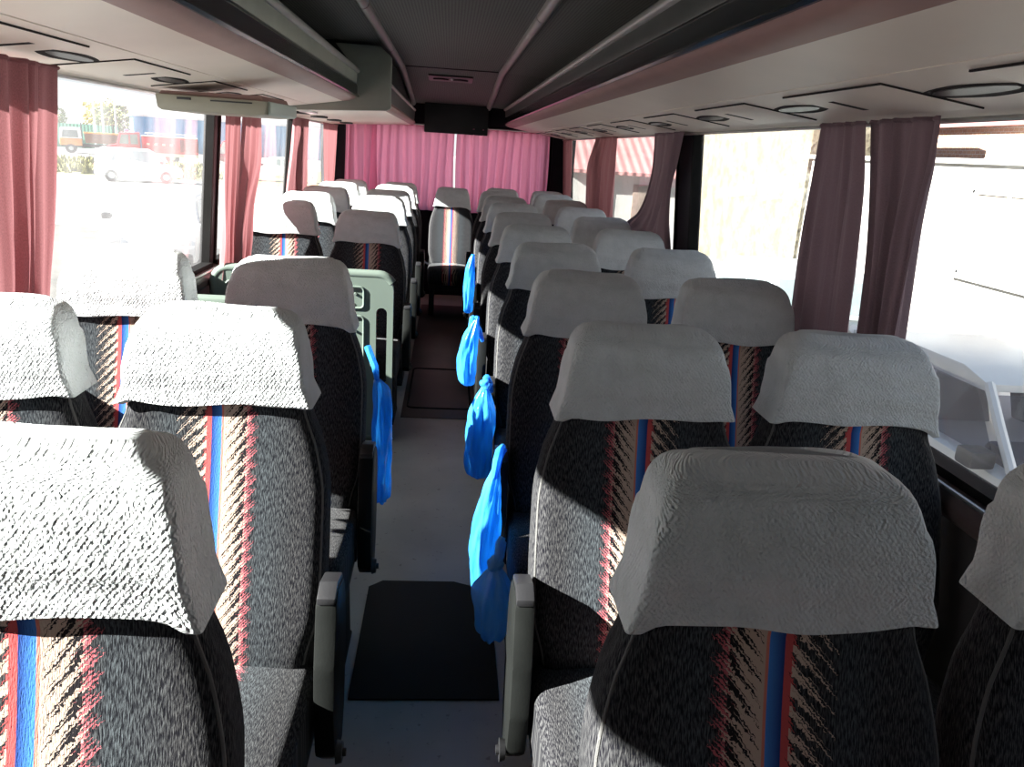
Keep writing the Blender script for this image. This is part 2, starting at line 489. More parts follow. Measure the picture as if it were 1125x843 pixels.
def cover_mesh(seed):
    rnd = np.random.RandomState(seed)
    ph = rnd.rand(8) * 6.28
    bm = bmesh.new(); rings = []; uvs = []
    zs = [.966, .968, .971, .978] + list(np.linspace(.986, 1.09, 15)) + [1.102, 1.112, 1.121, 1.129, 1.135, 1.139, 1.142]
    for j, z in enumerate(zs):
        zz = min(z, 1.140)
        P, w, f = seat_ring(zz, .006 + .008 * min(1, max(0, (1.0 - z) / .03)), sharp=.28 if z < 1.08 else .6)
        ring = []
        for i, (x, y) in enumerate(P):
            k = max(0, (1.03 - z) / .064)
            dz = k * (.004 * math.sin(x * 26 + ph[0]) + .004 * math.sin(x * 11 + ph[1]))
            corner = math.exp(-((abs(x) - w) / .02) ** 2)
            dz -= k * .010 * corner * (1.4 if (x > 0) == (ph[2] > 3.1) else .5)
            wr = .0022 * math.sin(x * 38 + z * 60 + ph[3]) * math.sin(z * 45 - x * 20 + ph[4]) + .0008 * math.sin(x * 90 + ph[5] + z * 30) * max(0, (z - 1.08) / .07)
            if j == 0: s = .94
            else: s = 1.0
            yy = crown(x, y, w, f)
            nrm = math.hypot(x / w, yy / f) + 1e-6
            X = x * s + wr * (x / w) / nrm * .6; Y = yy * s + wr * (yy / f) / nrm
            top = .003 * math.sin(x * 24 + ph[6]) * max(0, (z - 1.12) / .03)
            ring.append((X, yc(zz) + Y, z + .004 + dz + top))
        uvs.append(ring_uv(P, z - (f + .0) * max(0, (z - 1.11) / .03) * -1, False)); rings.append(ring)
    loft(bm, rings, cap0=False, uvs=uvs)
    return bm

def piping_mesh(side):
    bm = bmesh.new(); pts = []
    for z in np.linspace(.455, .985, 24):
        w, f, b = interp(SEAT_W, z)
        x = side * (w - .008); pts.append((x, yc(z) - f + .016, z))
    tube(bm, pts, .0028, 8)
    return bm

def cushion_mesh(flip):
    bm = bmesh.new(); rings = []; uvs = []
    tab = [(-.62, .17, .36, .40), (-.61, .19, .325, .435), (-.585, .205, .31, .455), (-.54, .212, .305, .466), (-.40, .214, .305, .462), (-.24, .212, .305, .452), (-.16, .20, .31, .44), (-.13, .18, .33, .42)]
    for y in np.linspace(-.62, -.13, 26):
        w, z0, z1 = interp(tab, y); ring = []; uv = []; rc = min(.03, (z1 - z0) * .45); N = []
        for cx, cz, a0 in ((w - rc, z1 - rc, 0), (-w + rc, z1 - rc, PI / 2), (-w + rc, z0 + rc, PI), (w - rc, z0 + rc, 1.5 * PI)):
            for k in range(6):
                a = a0 + PI / 2 * k / 5; N.append((cx + rc * math.cos(a), cz + rc * math.sin(a)))
            if a0 == 0:
                for k in range(1, 12):
                    t = k / 12; x = (w - rc) * (1 - 2 * t); N.append((x, z1 + .012 * math.sin(PI * t)))
        for x, z in N: ring.append((x, y, z)); uv.append(((-x if flip else x), -y * 1.0))
        uv.append(uv[0]); rings.append(ring); uvs.append(uv)
    loft(bm, rings, uvs=uvs)
    return bm

def armrest_mesh(side):
    """slab beside the cushion on the aisle side"""
    bm = bmesh.new()
    x0 = side * .222; x1 = side * .264
    poly = [(-.14, .58), (-.165, .630), (-.24, .645), (-.275, .630), (-.305, .51), (-.315, .40), (-.300, .30), (-.262, .262), (-.20, .262), (-.165, .33), (-.14, .47)]
    prism(bm, poly, 'x', min(x0, x1), max(x0, x1), .010)
    return bm
def armrest_pad_mesh(side):
    bm = bmesh.new(); c = side * .243
    poly = [(-.168, .630), (-.175, .645), (-.238, .661), (-.276, .645), (-.276, .630), (-.24, .645)]
    prism(bm, poly, 'x', c - .018, c + .018, .004)
    return bm
def armrest_pivot_mesh(side):
    bm = bmesh.new()
    c = bmesh.new(); bmesh.ops.create_cone(c, cap_ends=True, segments=20, radius1=.024, radius2=.020, depth=.012)
    join(bm, c, Matrix.Translation((side * .270, -.285, .30)) @ Matrix.Rotation(PI / 2, 4, 'Y'))
    c = bmesh.new(); bmesh.ops.create_cone(c, cap_ends=True, segments=12, radius1=.010, radius2=.008, depth=.022)
    join(bm, c, Matrix.Translation((side * .272, -.285, .30)) @ Matrix.Rotation(PI / 2, 4, 'Y'))
    return bm

def frame_mesh():
    bm = bmesh.new()
    box(bm, -.205, .205, -.56, -.12, .255, .315, .008)
    box(bm, -.21, -.19, -.2, -.06, .26, .5, .006); box(bm, .19, .21, -.2, -.06, .26, .5, .006)
    return bm
def leg_mesh(side):
    bm = bmesh.new(); x = side * .17
    prism(bm, [(-.46, 0), (-.18, 0), (-.18, .012), (-.22, .04), (-.25, .26), (-.39, .26), (-.42, .04), (-.46, .012)], 'x', x - .025, x + .025, .004)
    return bm

SM = {}
def mesh_of(key, bm, mat, sharp=40):
    me = bpy.data.meshes.new(key); bmesh.ops.recalc_face_normals(bm, faces=bm.faces); bm.to_mesh(me); bm.free()
    for p in me.polygons: p.use_smooth = True
    me.set_sharp_from_angle(angle=R(sharp)); me.materials.append(mat); SM[key] = me
for k in (0, 1):
    mesh_of('backrest%d' % k, backrest_mesh(k), M['fabric'], 60)
    mesh_of('cushion%d' % k, cushion_mesh(k), M['fabric'], 60)
for k in range(5): mesh_of('cover%d' % k, cover_mesh(k + 3), M['cover'], 55)
for s in (-1, 1):
    mesh_of('piping%d' % s, piping_mesh(s), M['piping']); mesh_of('arm%d' % s, armrest_mesh(s), M['arm_plastic'], 30)
    mesh_of('pad%d' % s, armrest_pad_mesh(s), M['black_plastic'], 30); mesh_of('pivot%d' % s, armrest_pivot_mesh(s), M['black_plastic'], 30)
    mesh_of('leg%d' % s, leg_mesh(s), M['seat_base'], 30)
mesh_of('frame', frame_mesh(), M['seat_base'], 30)

def child(name, key, parent):
    o = bpy.data.objects.new(name, SM[key]); COL.objects.link(o); o.parent = parent; return o

seat_n = 0
def seat(x, y, label, flip, arm=0, z=0, rz=0, sz=1, sx=1):
    global seat_n
    t = empty('coach_seat', (x, y, z), rz); t.scale = (sx, 1, sz)
    tag(t, label, 'seat', 'coach seats')
    child('backrest', 'backrest%d' % flip, t)
    cv = child('headrest_cover', 'cover%d' % (seat_n % 5), t); cv['label'] = 'white puckered cloth headrest cover'
    for s in (-1, 1): child('piping', 'piping%d' % s, t)
    child('seat_cushion', 'cushion%d' % flip, t)
    child('seat_frame', 'frame', t)
    for s in (-1, 1): child('leg', 'leg%d' % s, t)
    if arm:
        a = child('armrest', 'arm%d' % arm, t); a['label'] = 'grey plastic aisle armrest'
        child('armrest_cap', 'pad%d' % arm, a); child('armrest_pivot', 'pivot%d' % arm, a)
    seat_n += 1
    return t

XA, XW, Y1, RP = .435, .890, .875, .7347
ORD = ['first', 'second', 'third', 'fourth', 'fifth', 'sixth', 'seventh', 'eighth', 'ninth']
for i in range(9):
    y = Y1 + RP * i
    ra = seat(XA - (.012 if i == 0 else 0), y, 'patterned coach seat on the right of the aisle, %s from the camera, shaded white cover' % ORD[i], 0, -1, 0, random.uniform(-.012, .012))
    rw = seat(XW, y + random.uniform(-.01, .01), 'patterned coach seat beside the right windows, %s from the camera, white cover' % ORD[i], 1, 0, 0, random.uniform(-.012, .012))
LROW = [(0, 'first'), (1, 'second'), (2, 'third'), (5, 'fourth'), (6, 'fifth'), (7, 'sixth'), (8, 'seventh')]
for i, w in LROW:
    y = Y1 + RP * i
    seat(-XA, y, 'patterned coach seat on the left of the aisle, %s from the camera, white cover' % w, 1, 1, 0, random.uniform(-.012, .012), .967 if i == 5 else 1)
    if i: seat(-XW, y + random.uniform(-.01, .01), 'patterned coach seat beside the left windows, %s from the camera, white cover' % w, 1, 0, 0, random.uniform(-.012, .012))
YB = 7.50
for x, w in ((-.89, 'far left end of the rear bench, under the pink curtain'), (-.435, 'second from the left on the rear bench under the pink curtain'),
             (.045, 'middle of the rear bench facing down the aisle'), (.50, 'fourth from the left on the rear bench under the pink curtain'), (.93, 'far right end of the rear bench, under the pink curtain')):
    seat(x, YB, 'patterned coach seat at the ' + w if 'end' in w or 'middle' in w else 'patterned coach seat ' + w, 0, 0, 0, 0, .975 if abs(x) < .1 else .99, .93)

# ------------------------------------------------------------------ bus shell
YF, YR = -2.4, 8.12
def xin(z): return 1.12 + .08 * (1.6 - min(max(z, .8), 2.1))
bm = bmesh.new(); box(bm, -1.26, 1.26, YF, YR, -.08, 0)
struct(mk('floor', bm, M['floor'], smooth=False))
bm = bmesh.new(); box(bm, -.215, .215, 4.22, YR - .6, .0005, .004, .0015)
o = mk('floor_runner', bm, M['floor_brown']); tag(o, 'brown linoleum runner along the rear half of the aisle', 'floor covering')
# hatch in the runner: outline groove ring
bm = bmesh.new()
pts = []
for cx, cy, a0 in ((.15, 5.2, 0), (-.15, 5.2, 90), (-.15, 4.42, 180), (.15, 4.42, 270)):
    for k in range(6): a = R(a0 + 18 * k); pts.append((cx + .035 * math.cos(a), cy + .035 * math.sin(a), .005))
tube(bm, pts, .006, 6, closed=True)
o.name = 'floor_runner'
h = mk('hatch_seal', bm, M['rubber'], o)
bm = bmesh.new()
pp = [(-.215, 1.85), (.205, 1.85), (.205, 2.38), (.17, 2.43), (.08, 2.47), (-.17, 2.47), (-.215, 2.43)]
prism(bm, pp, 'z', .0005, .007, .002)
o = mk('floor_mat', bm, M['mat_rubber']); tag(o, 'black rubber mat across the grey aisle floor near the front', 'mat')

WIN_L = [(-.15, 4.06), (4.14, 6.02), (6.14, 7.98)]  # front panes stop short out of view to dim the first rows
WIN_R = [(.12, 3.70), (3.93, 5.86), (5.98, 7.72)]
ZS, ZT = .82, 1.625
def side_wall(s, wins, name):
    bm = bmesh.new()
    prism(bm, [(s * 1.185, 0), (s * 1.185, ZS), (s * 1.265, ZS), (s * 1.265, -.08), (s * 1.185, -.08)], 'y', YF, YR)
    prism(bm, [(s * xin(ZT), ZT), (s * xin(2.08), 2.08), (s * 1.25, 2.08), (s * (xin(ZT) + .08), ZT)], 'y', YF, YR)
    ed = [YF] + [e for w in wins for e in w] + [YR]
    for k in range(0, len(ed), 2):
        y0, y1 = ed[k], ed[k + 1]
        b2 = bmesh.new()
        vs = [b2.verts.new((s * (xin(z) + d), y, z)) for z in (ZS, ZT) for d in (0, .038) for y in (y0, y1)]
        bmesh.ops.convex_hull(b2, input=vs); join(bm, b2)
    return struct(mk(name, bm, M['pillar'], smooth=False))
side_wall(-1, WIN_L, 'wall_left'); side_wall(1, WIN_R, 'wall_right')
wn = 0
for s, wins in ((-1, WIN_L), (1, WIN_R)):
    for y0, y1 in wins:
        wn += 1
        fr = bmesh.new()
        def bar(ya, yb, za, zb, d0=-.008, d1=.040):
            b2 = bmesh.new()
            vs = [b2.verts.new((s * (xin(z) + d), y, z)) for z in (za, zb) for d in (d0, d1) for y in (ya, yb)]
            bmesh.ops.convex_hull(b2, input=vs); join(fr, b2)
        bar(y0, y1, ZS, ZS + .03, -.02); bar(y0, y1, ZT - .012, ZT)
        bar(y0, y0 + .022, ZS, ZT); bar(y1 - .022, y1, ZS, ZT)
        w = struct(mk('window_%d' % wn, fr, M['rubber'], smooth=False))
        g = bmesh.new()
        b2 = bmesh.new()
        vs = [b2.verts.new((s * (xin(z) + d), y, z)) for z in (ZS, ZT) for d in (.030, .034) for y in (y0 + .003, y1 - .003)]
        bmesh.ops.convex_hull(b2, input=vs); join(g, b2)
        mk('glass_pane', g, M['glass'], w, smooth=False)
for s, nm in ((-1, 'left'), (1, 'right')):
    bm = bmesh.new()
    prism(bm, [(s * 1.128, .775), (s * 1.122, .80), (s * 1.135, .822), (s * 1.19, .834), (s * 1.19, .76), (s * 1.14, .76)], 'y', YF + .05, YR - .1, .004)
    struct(mk('trim_sill_' + nm, bm, M['sill'], sharp=25))
    bm = bmesh.new(); tube(bm, [(s * 1.128, YF + .05, .832), (s * 1.128, YR - .1, .832)], .006, 8)
    struct(mk('trim_strip_' + nm, bm, M['alu']))
    bm = bmesh.new(); box(bm, s * 1.16 if s > 0 else -1.188, 1.188 if s > 0 else -1.16, YF + .05, YR - .1, 0, .76, .004)
    struct(mk('trim_panel_' + nm, bm, M['wall_panel'], smooth=False))
# rear wall with window
bm = bmesh.new()
box(bm, -1.25, 1.25, YR - .02, YR + .08, -.08, .86); box(bm, -1.25, 1.25, YR - .02, YR + .08, 1.66, 2.08)
box(bm, -1.25, -1.02, YR - .02, YR + .08, .86, 1.66); box(bm, 1.02, 1.25, YR - .02, YR + .08, .86, 1.66)
struct(mk('wall_rear', bm, M['pillar'], smooth=False))
bm = bmesh.new(); box(bm, -1.02, 1.02, YR, YR + .02, .86, .89); box(bm, -1.02, 1.02, YR, YR + .02, 1.63, 1.66); box(bm, -1.02, -.99, YR, YR + .02, .86, 1.66); box(bm, .99, 1.02, YR, YR + .02, .86, 1.66)
w = struct(mk('window_7', bm, M['rubber'], smooth=False))
bm = bmesh.new(); box(bm, -1.0, 1.0, YR + .008, YR + .012, .88, 1.64); mk('glass_pane', bm, M['glass'], w, smooth=False)
# unseen front wall, closed without a windscreen to cut light on the first rows
bm = bmesh.new()
box(bm, -1.26, 1.26, YF - .08, YF, -.08, 2.08)
struct(mk('wall_front_blocker', bm, M['pillar'], smooth=False))
# ceiling and roof
bm = bmesh.new(); box(bm, -1.26, 1.26, YF - .08, YR + .08, 2.08, 2.16)
struct(mk('roof', bm, M['white_paint'], smooth=False))
bm = bmesh.new()
prism(bm, [(-.70, 2.0), (-.36, 2.02), (.36, 2.02), (.70, 2.0), (.70, 2.06), (-.70, 2.06)], 'y', YF, 6.1)
prism(bm, [(6.1, 2.02), (YR - .03, 1.862), (YR - .03, 2.06), (6.1, 2.06)], 'x', -.70, .70)
struct(mk('ceiling', bm, M['headliner'], smooth=False))
def ceil_z(y): return 2.022 - max(0, (y - 6.1)) * .0795
for s in (-1, 1):
    bm = bmesh.new()
    for k, (a, b) in enumerate([(YF, .5), (.51, 2.0), (2.01, 3.5), (3.51, 5.0), (5.01, 6.1), (6.105, YR - .05)]):
        ring = lambda y: [(s * .365 + .026 * math.cos(t), y, ceil_z(y) - .030 * math.sin(t)) for t in np.linspace(0, PI, 9)]
        loft(bm, [ring(a), ring(b)])
    o = mk('ceiling_rail', bm, M['rail'], sharp=50)
    tag(o, 'long grey rounded rail along the dark ceiling, %s of the aisle' % ('left' if s < 0 else 'right'), 'ceiling rail', 'ceiling rails')
bm = bmesh.new()
prism(bm, [(-.25, 1.60), (.36, 1.60), (.36, 1.875), (-.25, 1.875)], 'y', YR - .14, YR - .06, .008)
o = mk('rear_bulkhead_panel', bm, M['bulkhead'], sharp=30); tag(o, 'black upright panel above the pink rear curtains', 'panel', kind='structure')
# ceiling vent near the rear
t = empty('ceiling_vent', (-.01, 6.5, 1.988), 0); t.rotation_euler.x = -.079; tag(t, 'small dark ceiling vent with a white button, near the rear of the aisle', 'vent')
bm = bmesh.new(); box(bm, -.17, .17, -.12, .12, -.012, .0, .006); mk('vent_plate', bm, M['dark_grey'], t)
bm = bmesh.new()
for x in (-.075, .075):
    prism(bm, [(x - .06, -.02), (x, -.045), (x + .06, -.02), (x, .0)], 'z', -.022, -.010, .003)
mk('vent_flap', bm, M['black_plastic'], t)
bm = bmesh.new(); bmesh.ops.create_uvsphere(bm, u_segments=12, v_segments=8, radius=.012); bmesh.ops.translate(bm, vec=(.01, -.05, -.016), verts=bm.verts); mk('vent_button', bm, M['lens'], t)
# ceiling seam
bm = bmesh.new(); box(bm, -.335, .335, 6.09, 6.105, 2.013, 2.021, .002)
struct(mk('trim_1', bm, M['black_plastic']))

# ------------------------------------------------------------------ luggage racks
def rack(s, y0, y1, label, light_band):
    t = empty('luggage_shelf', (0, 0, 0)); tag(t, label, 'luggage rack', 'overhead luggage racks')
    def P(bm, poly, bev=0, a=y0, b=y1): prism(bm, [(s * x, z) for x, z in poly], 'y', a, b, bev)
    bm = bmesh.new()
    P(bm, [(1.125, 1.612), (.79, 1.658), (.79, 1.69), (1.125, 1.645)])
    P(bm, [(.784, 1.659), (.60, 1.688), (.60, 1.715), (.784, 1.69)])
    mk('underside_panel', bm, M['beige'], t, smooth=False)
    bm = bmesh.new(); P(bm, [(.79, 1.664), (.784, 1.665), (.784, 1.688), (.79, 1.687)]); mk('seam', bm, M['black_plastic'], t, smooth=False)
    bm = bmesh.new()
    arc = [(.60, 1.688), (.575, 1.692), (.552, 1.698), (.535, 1.706), (.526, 1.716)]
    P(bm, arc + [(.54, 1.722), (.56, 1.715), (.60, 1.708)]); mk('rounded_edge', bm, M['rose'], t, sharp=60)
    bm = bmesh.new()
    P(bm, [(.526, 1.716), (.519, 1.727), (.519, 1.772), (.523, 1.780), (.535, 1.780), (.535, 1.722)], .002)
    P(bm, [(.512, 1.712), (.506, 1.718), (.512, 1.724), (.519, 1.722), (.519, 1.714)])
    mk('lip_channel', bm, M['black_gloss'], t, sharp=30)
    bm = bmesh.new()
    P(bm, [(.523, 1.784), (.520, 1.838), (.532, 1.838), (.535, 1.784)], .002)
    mk('front_band', bm, M['green_grey' if light_band else 'dark_grey'], t, sharp=30)
    bm = bmesh.new(); tube(bm, [(s * .520, y0, 1.852), (s * .520, y1, 1.852)], .015, 12); mk('top_rail', bm, M['rail'], t)
    bm = bmesh.new()
    P(bm, [(.54, 1.722), (.54, 1.84), (.552, 1.84), (.556, 1.735), (1.1, 1.70), (1.1, 1.68)]); mk('tray', bm, M['rack_carpet'], t, smooth=False)
    bm = bmesh.new(); P(bm, [(1.12, 1.64), (.535, 1.715), (.535, 1.865), (.65, 2.0), (1.12, 2.0)], 0, y1 - .012, y1)
    mk('end_plate', bm, M['black_plastic'], t, smooth=False)
    # service panels with vents and reading lights, one per row
    n = int((y1 - max(y0, .2)) / RP)
    for k in range(n + 1):
        y = .62 + .62 * s * 0 + RP * k + .2
        if y + .4 > y1 or y < y0: continue
        a = math.atan2(.046, .335) * (1 if s > 0 else -1)
        o = bmesh.new()
        X = .935; Z = 1.6125 + (1.12 - X) * .137
        prism(o, [(s * (X - .11), Z + .0125), (s * (X + .11), Z - .0176), (s * (X + .11), Z - .010), (s * (X - .11), Z + .020)], 'y', y, y + .46, .002)
        sp = mk('service_panel', o, M['beige'], t, sharp=30)
        def under(x): return 1.6125 + (1.12 - x) * .137
        def plate(bm, pts, drop, th=.004):
            vs = [bm.verts.new((s * x, yy, under(x) - drop - q)) for q in (0, -th) for x, yy in pts]
            m_ = len(pts); bm.faces.new(vs[:m_]); bm.faces.new(vs[m_:][::-1])
            for i in range(m_): bm.faces.new((vs[i], vs[(i + 1) % m_], vs[m_ + (i + 1) % m_], vs[m_ + i]))
        v = bmesh.new()
        lens_ = [(X + .042 * math.cos(a), y - .13 + .155 * math.copysign(abs(math.sin(a)) ** 1.4, math.sin(a))) for a in np.linspace(0, 2 * PI, 25)[:-1]]
        plate(v, lens_, .001)
        av = mk('air_vent', v, M['vent_rim'], t, sharp=30)
        v = bmesh.new()
        plate(v, [(X - .008 + .022 * math.cos(a), y - .14 + .12 * math.sin(a)) for a in np.linspace(0, 2 * PI, 19)[:-1]], .003)
        mk('vent_slot', v, M['black_plastic'], av, sharp=30)
        l = bmesh.new(); plate(l, [(X - .06 + .016 * math.cos(a), y + .09 + .045 * math.sin(a)) for a in np.linspace(0, 2 * PI, 17)[:-1]], .002)
        mk('reading_light', l, M['lens'], t, sharp=30)  # reading light lens, its white also standing for a bright reflection
        sl = bmesh.new(); plate(sl, [(X - .11, y - .001), (X - .1065, y - .001), (X - .1065, y + .461), (X - .11, y + .461)], .0035); plate(sl, [(X - .11, y - .004), (X + .11, y - .004), (X + .11, y), (X - .11, y)], .0032)
        plate(sl, [(X - .04, y + .33), (X + .05, y + .33), (X + .05, y + .355), (X - .04, y + .355)], .0032)
        mk('panel_gap', sl, M['vent_rim'], sp, sharp=30)
    return t
rack(1, YF + .02, YR - .15, 'long overhead luggage rack above the right windows, dark gloss lip', False)
rack(-1, YF + .02, 4.70, 'overhead luggage rack above the left front windows, ending at the box cabinet', True)

# overhead cabinet continuing on the left
t = empty('overhead_cabinet_shelf', (0, 0, 0)); tag(t, 'boxy grey-green overhead cabinet behind the left luggage rack', 'overhead cabinet')
bm = bmesh.new(); prism(bm, [(-1.12, 1.612), (-.36, 1.652), (-.335, 1.665), (-.335, 1.935), (-.40, 1.99), (-1.12, 1.99)], 'y', 4.72, 4.76, .006)
mk('end_panel', bm, M['green_grey'], t, sharp=30)
bm = bmesh.new(); prism(bm, [(-1.12, 1.615), (-.37, 1.654), (-.37, 1.68), (-1.12, 1.64)], 'y', 4.76, YR - .21)
mk('underside_panel', bm, M['beige'], t, smooth=False)
bm = bmesh.new(); prism(bm, [(-.37, 1.652), (-.345, 1.66), (-.333, 1.68), (-.345, 1.70), (-.37, 1.70)], 'y', 4.76, YR - .21, .003)
mk('rounded_edge', bm, M['rose'], t, sharp=50)
bm = bmesh.new(); prism(bm, [(-.345, 1.70), (-.338, 1.78), (-.352, 1.78), (-.36, 1.70)], 'y', 4.76, YR - .21); mk('front_band', bm, M['dark_grey'], t, smooth=False)
bm = bmesh.new(); tube(bm, [(-.342, 4.76, 1.79), (-.342, YR - .21, 1.79)], .012, 10); mk('top_rail', bm, M['rail'], t)
bm = bmesh.new(); prism(bm, [(-.40, 1.70), (-.40, 1.99), (-.42, 1.99), (-.42, 1.70)], 'y', 4.76, YR - .21); mk('back_panel', bm, M['rack_carpet'], t, smooth=False)
for k in range(4):
    y = 5.0 + RP * k; X = .9; Z = 1.628
    v = bmesh.new()
    for q in (0, 1):
        cy = y + q * .11
        prism(v, [(-X - .05, cy), (-X, cy - .035), (-X + .05, cy), (-X, cy + .03)], 'z', Z - .014, Z - .0, .002)
    mk('air_vent', v, M['black_plastic'], t, sharp=30)
bm = bmesh.new(); box(bm, -.86, -.80, 4.80, 5.10, 1.618, 1.632, .003); mk('strip_light', bm, M['lens'], t)

# folded television housing under the left rack
t = empty('tv_mount', (-.845, 3.06, 1.545), R(-5)); tag(t, 'beige folded television housing hanging under the left luggage rack', 'television housing')
bm = bmesh.new(); prism(bm, [(-.19, .0), (.13, -.0), (.185, .006), (.19, .052), (-.21, .056), (-.205, .01)], 'y', 0, .38, .006); mk('housing', bm, M['tv'], t, sharp=30)
bm = bmesh.new(); prism(bm, [(.19, .004), (.20, .012), (.20, .05), (.19, .054)], 'y', .02, .36, .002); mk('lit_end_cap', bm, M['tv_lit_end'], t, sharp=30)
bm = bmesh.new(); prism(bm, [(-.21, .056), (.17, .052), (.16, .072), (-.20, .068)], 'y', .03, .36, .003); mk('mounting_bracket', bm, M['rose'], t, sharp=30)
bm = bmesh.new(); box(bm, -.13, -.08, -.004, .01, .040, .048, .001); box(bm, -.01, .14, -.004, .01, .040, .045, .001); mk('latch_slot', bm, M['black_plastic'], t)

# ------------------------------------------------------------------ curtains
def curtain(name, s, top, left, right, folds, mat, label, amp=.022, xoff=.05, seed=0, sag=None, cat='curtain', group='window curtains'):
    """left / right: lists of (y, z) down the two edges"""
    rnd = random.Random(seed); ph = [rnd.random() * 6.28 for _ in range(6)]
    def pl(L, t):
        L = np.array(L); tt = np.linspace(0, 1, len(L))
        return interp([(a, *b) for a, b in zip(tt, L)], t)
    nu, nv = folds * 14, 36
    rings = []; uvs = []
    for j in range(nv + 1):
        t = j / nv; a = pl(left, t); b = pl(right, t); ring = []; uv = []
        wd = math.hypot(*(b - a))
        for i in range(nu + 1):
            q = i / nu
            qq = q + .025 * math.sin(2 * PI * q * 2 + ph[0] + t * 1.5)
            y, z = a + (b - a) * min(max(qq, 0), 1)
            g = .45 + .55 * t
            d = amp * (.35 + .65 * min(1, .25 + t)) * (math.sin(2 * PI * folds * q + ph[1] + .9 * math.sin(t * 2.6 + ph[2])) + .45 * math.sin(2 * PI * folds * 2.3 * q + ph[3] + t * 1.7) + .3 * math.sin(2 * PI * q * 1.3 + ph[4] + t * 2))
            ring.append((s * (xin(z) - xoff - d * .8), y, z)); uv.append((q * folds * .12, t * .7))
        rings.append(ring); uvs.append(uv)
    bm = bmesh.new(); loft(bm, rings, closed=False, cap0=False, cap1=False, uvs=uvs)
    o = mk(name, bm, mat, sharp=180)
    tag(o, label, cat, group)
    # stitched header tape along the top
    h = bmesh.new(); tube(h, [(p[0], p[1], p[2] - .006) for p in rings[0]], .005, 6)
    mk('header_tape', h, mat, o)
    return o
L_ = 'window_curtain'
curtain(L_, -1, 0, [(1.703, 1.615), (1.694, 1.3), (1.703, 1.06), (1.712, .90)], [(2.189, 1.615), (2.173, 1.442), (2.147, 1.245), (2.108, 1.018), (2.097, .90)], 6, M['curtain'], 'wide maroon curtain at the left front window, nearest the camera on that side', .034, .14, 1)
curtain(L_, -1, 0, [(3.806, 1.61), (3.811, 1.245), (3.839, .973), (3.830, .80)], [(4.072, 1.61), (4.058, 1.327), (4.021, .961), (4.035, .80)], 3, M['curtain_rose'], 'narrow maroon curtain hanging straight just past the left window post', .02, .12, 2)
curtain(L_, -1, 0, [(4.156, 1.61), (4.147, 1.324), (4.063, .957), (4.058, .80)], [(4.501, 1.61), (4.529, 1.357), (4.370, 1.109), (4.342, .926), (4.305, .80)], 3, M['curtain_rose'], 'maroon curtain tapering toward the left window post, its foot behind a sunlit seat', .022, .12, 3)
curtain(L_, -1, 0, [(5.720, 1.61), (5.730, 1.419), (5.660, 1.105), (5.660, .86)], [(6.330, 1.61), (6.400, 1.352), (6.460, 1.058), (6.460, .86)], 5, M['curtain'], 'dark maroon curtain between the second and third left windows', .022, .05, 4)
curtain(L_, -1, 0, [(7.12, 1.61), (7.3, 1.3), (7.45, 1.05), (7.5, .86)], [(7.98, 1.61), (8.0, 1.3), (8.0, 1.0), (8.0, .86)], 4, M['curtain_rose'], 'flat rust-red curtain at the rearmost left window', .012, .05, 5)
curtain(L_, 1, 0, [(2.07, 1.615), (2.045, 1.418), (2.045, 1.255), (2.055, 1.077), (2.06, .88)], [(2.334, 1.615), (2.375, 1.448), (2.414, 1.224), (2.432, .971), (2.44, .88)], 4, M['curtain_dark'], 'plum curtain at the right front window, the farther one of the facing pair', .015, .042, 6)
curtain(L_, 1, 0, [(1.715, 1.615), (1.72, 1.543), (1.754, 1.373), (1.77, 1.132), (1.78, .9)], [(2.02, 1.615), (1.985, 1.419), (1.962, 1.257), (1.948, 1.084), (1.94, .9)], 4, M['curtain_dark'], 'plum curtain with crossing folds at the right front window, nearest the camera', .024, .05, 7)
curtain(L_, 1, 0, [(3.66, 1.615), (3.74, 1.473), (3.83, 1.345), (3.84, 1.216), (3.80, 1.06), (3.80, .95)], [(4.2, 1.615), (4.215, 1.463), (4.30, 1.33), (4.52, 1.19), (4.86, 1.09), (4.9, 1.0)], 4, M['curtain_dark'], 'maroon curtain swept sideways over a right window seat back by the window post', .02, .055, 8)
curtain(L_, 1, 0, [(5.18, 1.61), (5.242, 1.384), (5.334, 1.097), (5.34, .87)], [(5.88, 1.61), (6.28, 1.351), (6.28, 1.109), (6.28, .87)], 5, M['curtain'], 'dark maroon bulging curtain between the second and third right windows', .022, .055, 9)
curtain(L_, 1, 0, [(7.25, 1.61), (7.32, 1.117), (7.33, 1.05)], [(7.78, 1.61), (7.79, 1.088), (7.79, 1.05)], 4, M['curtain'], 'narrow dark red curtain at the rearmost right window', .012, .035, 10)

def rear_curtain(x0, x1, folds, label, seed, amp=.02, top=1.66, yy=8.0):
    rnd = random.Random(seed); ph = [rnd.random() * 6.28 for _ in range(6)]
    nu, nv = folds * 12, 24; rings = []; uvs = []
    for j in range(nv + 1):
        t = j / nv; ring = []; uv = []
        for i in range(nu + 1):
            q = i / nu; x = x0 + (x1 - x0) * q
            d = amp * (.5 + .5 * t) * (math.sin(2 * PI * folds * q + ph[0] + .5 * math.sin(2 * t + ph[1])) + .6 * math.sin(2 * PI * folds * .37 * q + ph[2]) + .35 * math.sin(2 * PI * folds * 2.1 * q + ph[3] + t))
            ring.append((x + .01 * math.sin(t * 3 + ph[4] + q * 9), yy + d, top + (.86 - top) * t - .0)); uv.append((q * folds * .1, t * .8))
        rings.append(ring); uvs.append(uv)
    bm = bmesh.new(); loft(bm, rings, closed=False, cap0=False, cap1=False, uvs=uvs)
    o = mk('rear_window_curtain', bm, M['curtain_pink'], sharp=180); tag(o, label, 'curtain', 'pink rear curtains')
    h = bmesh.new(); tube(h, [(p[0], p[1], p[2] - .006) for p in rings[0]], .006, 6); mk('header_tape', h, M['curtain_pink'], o)
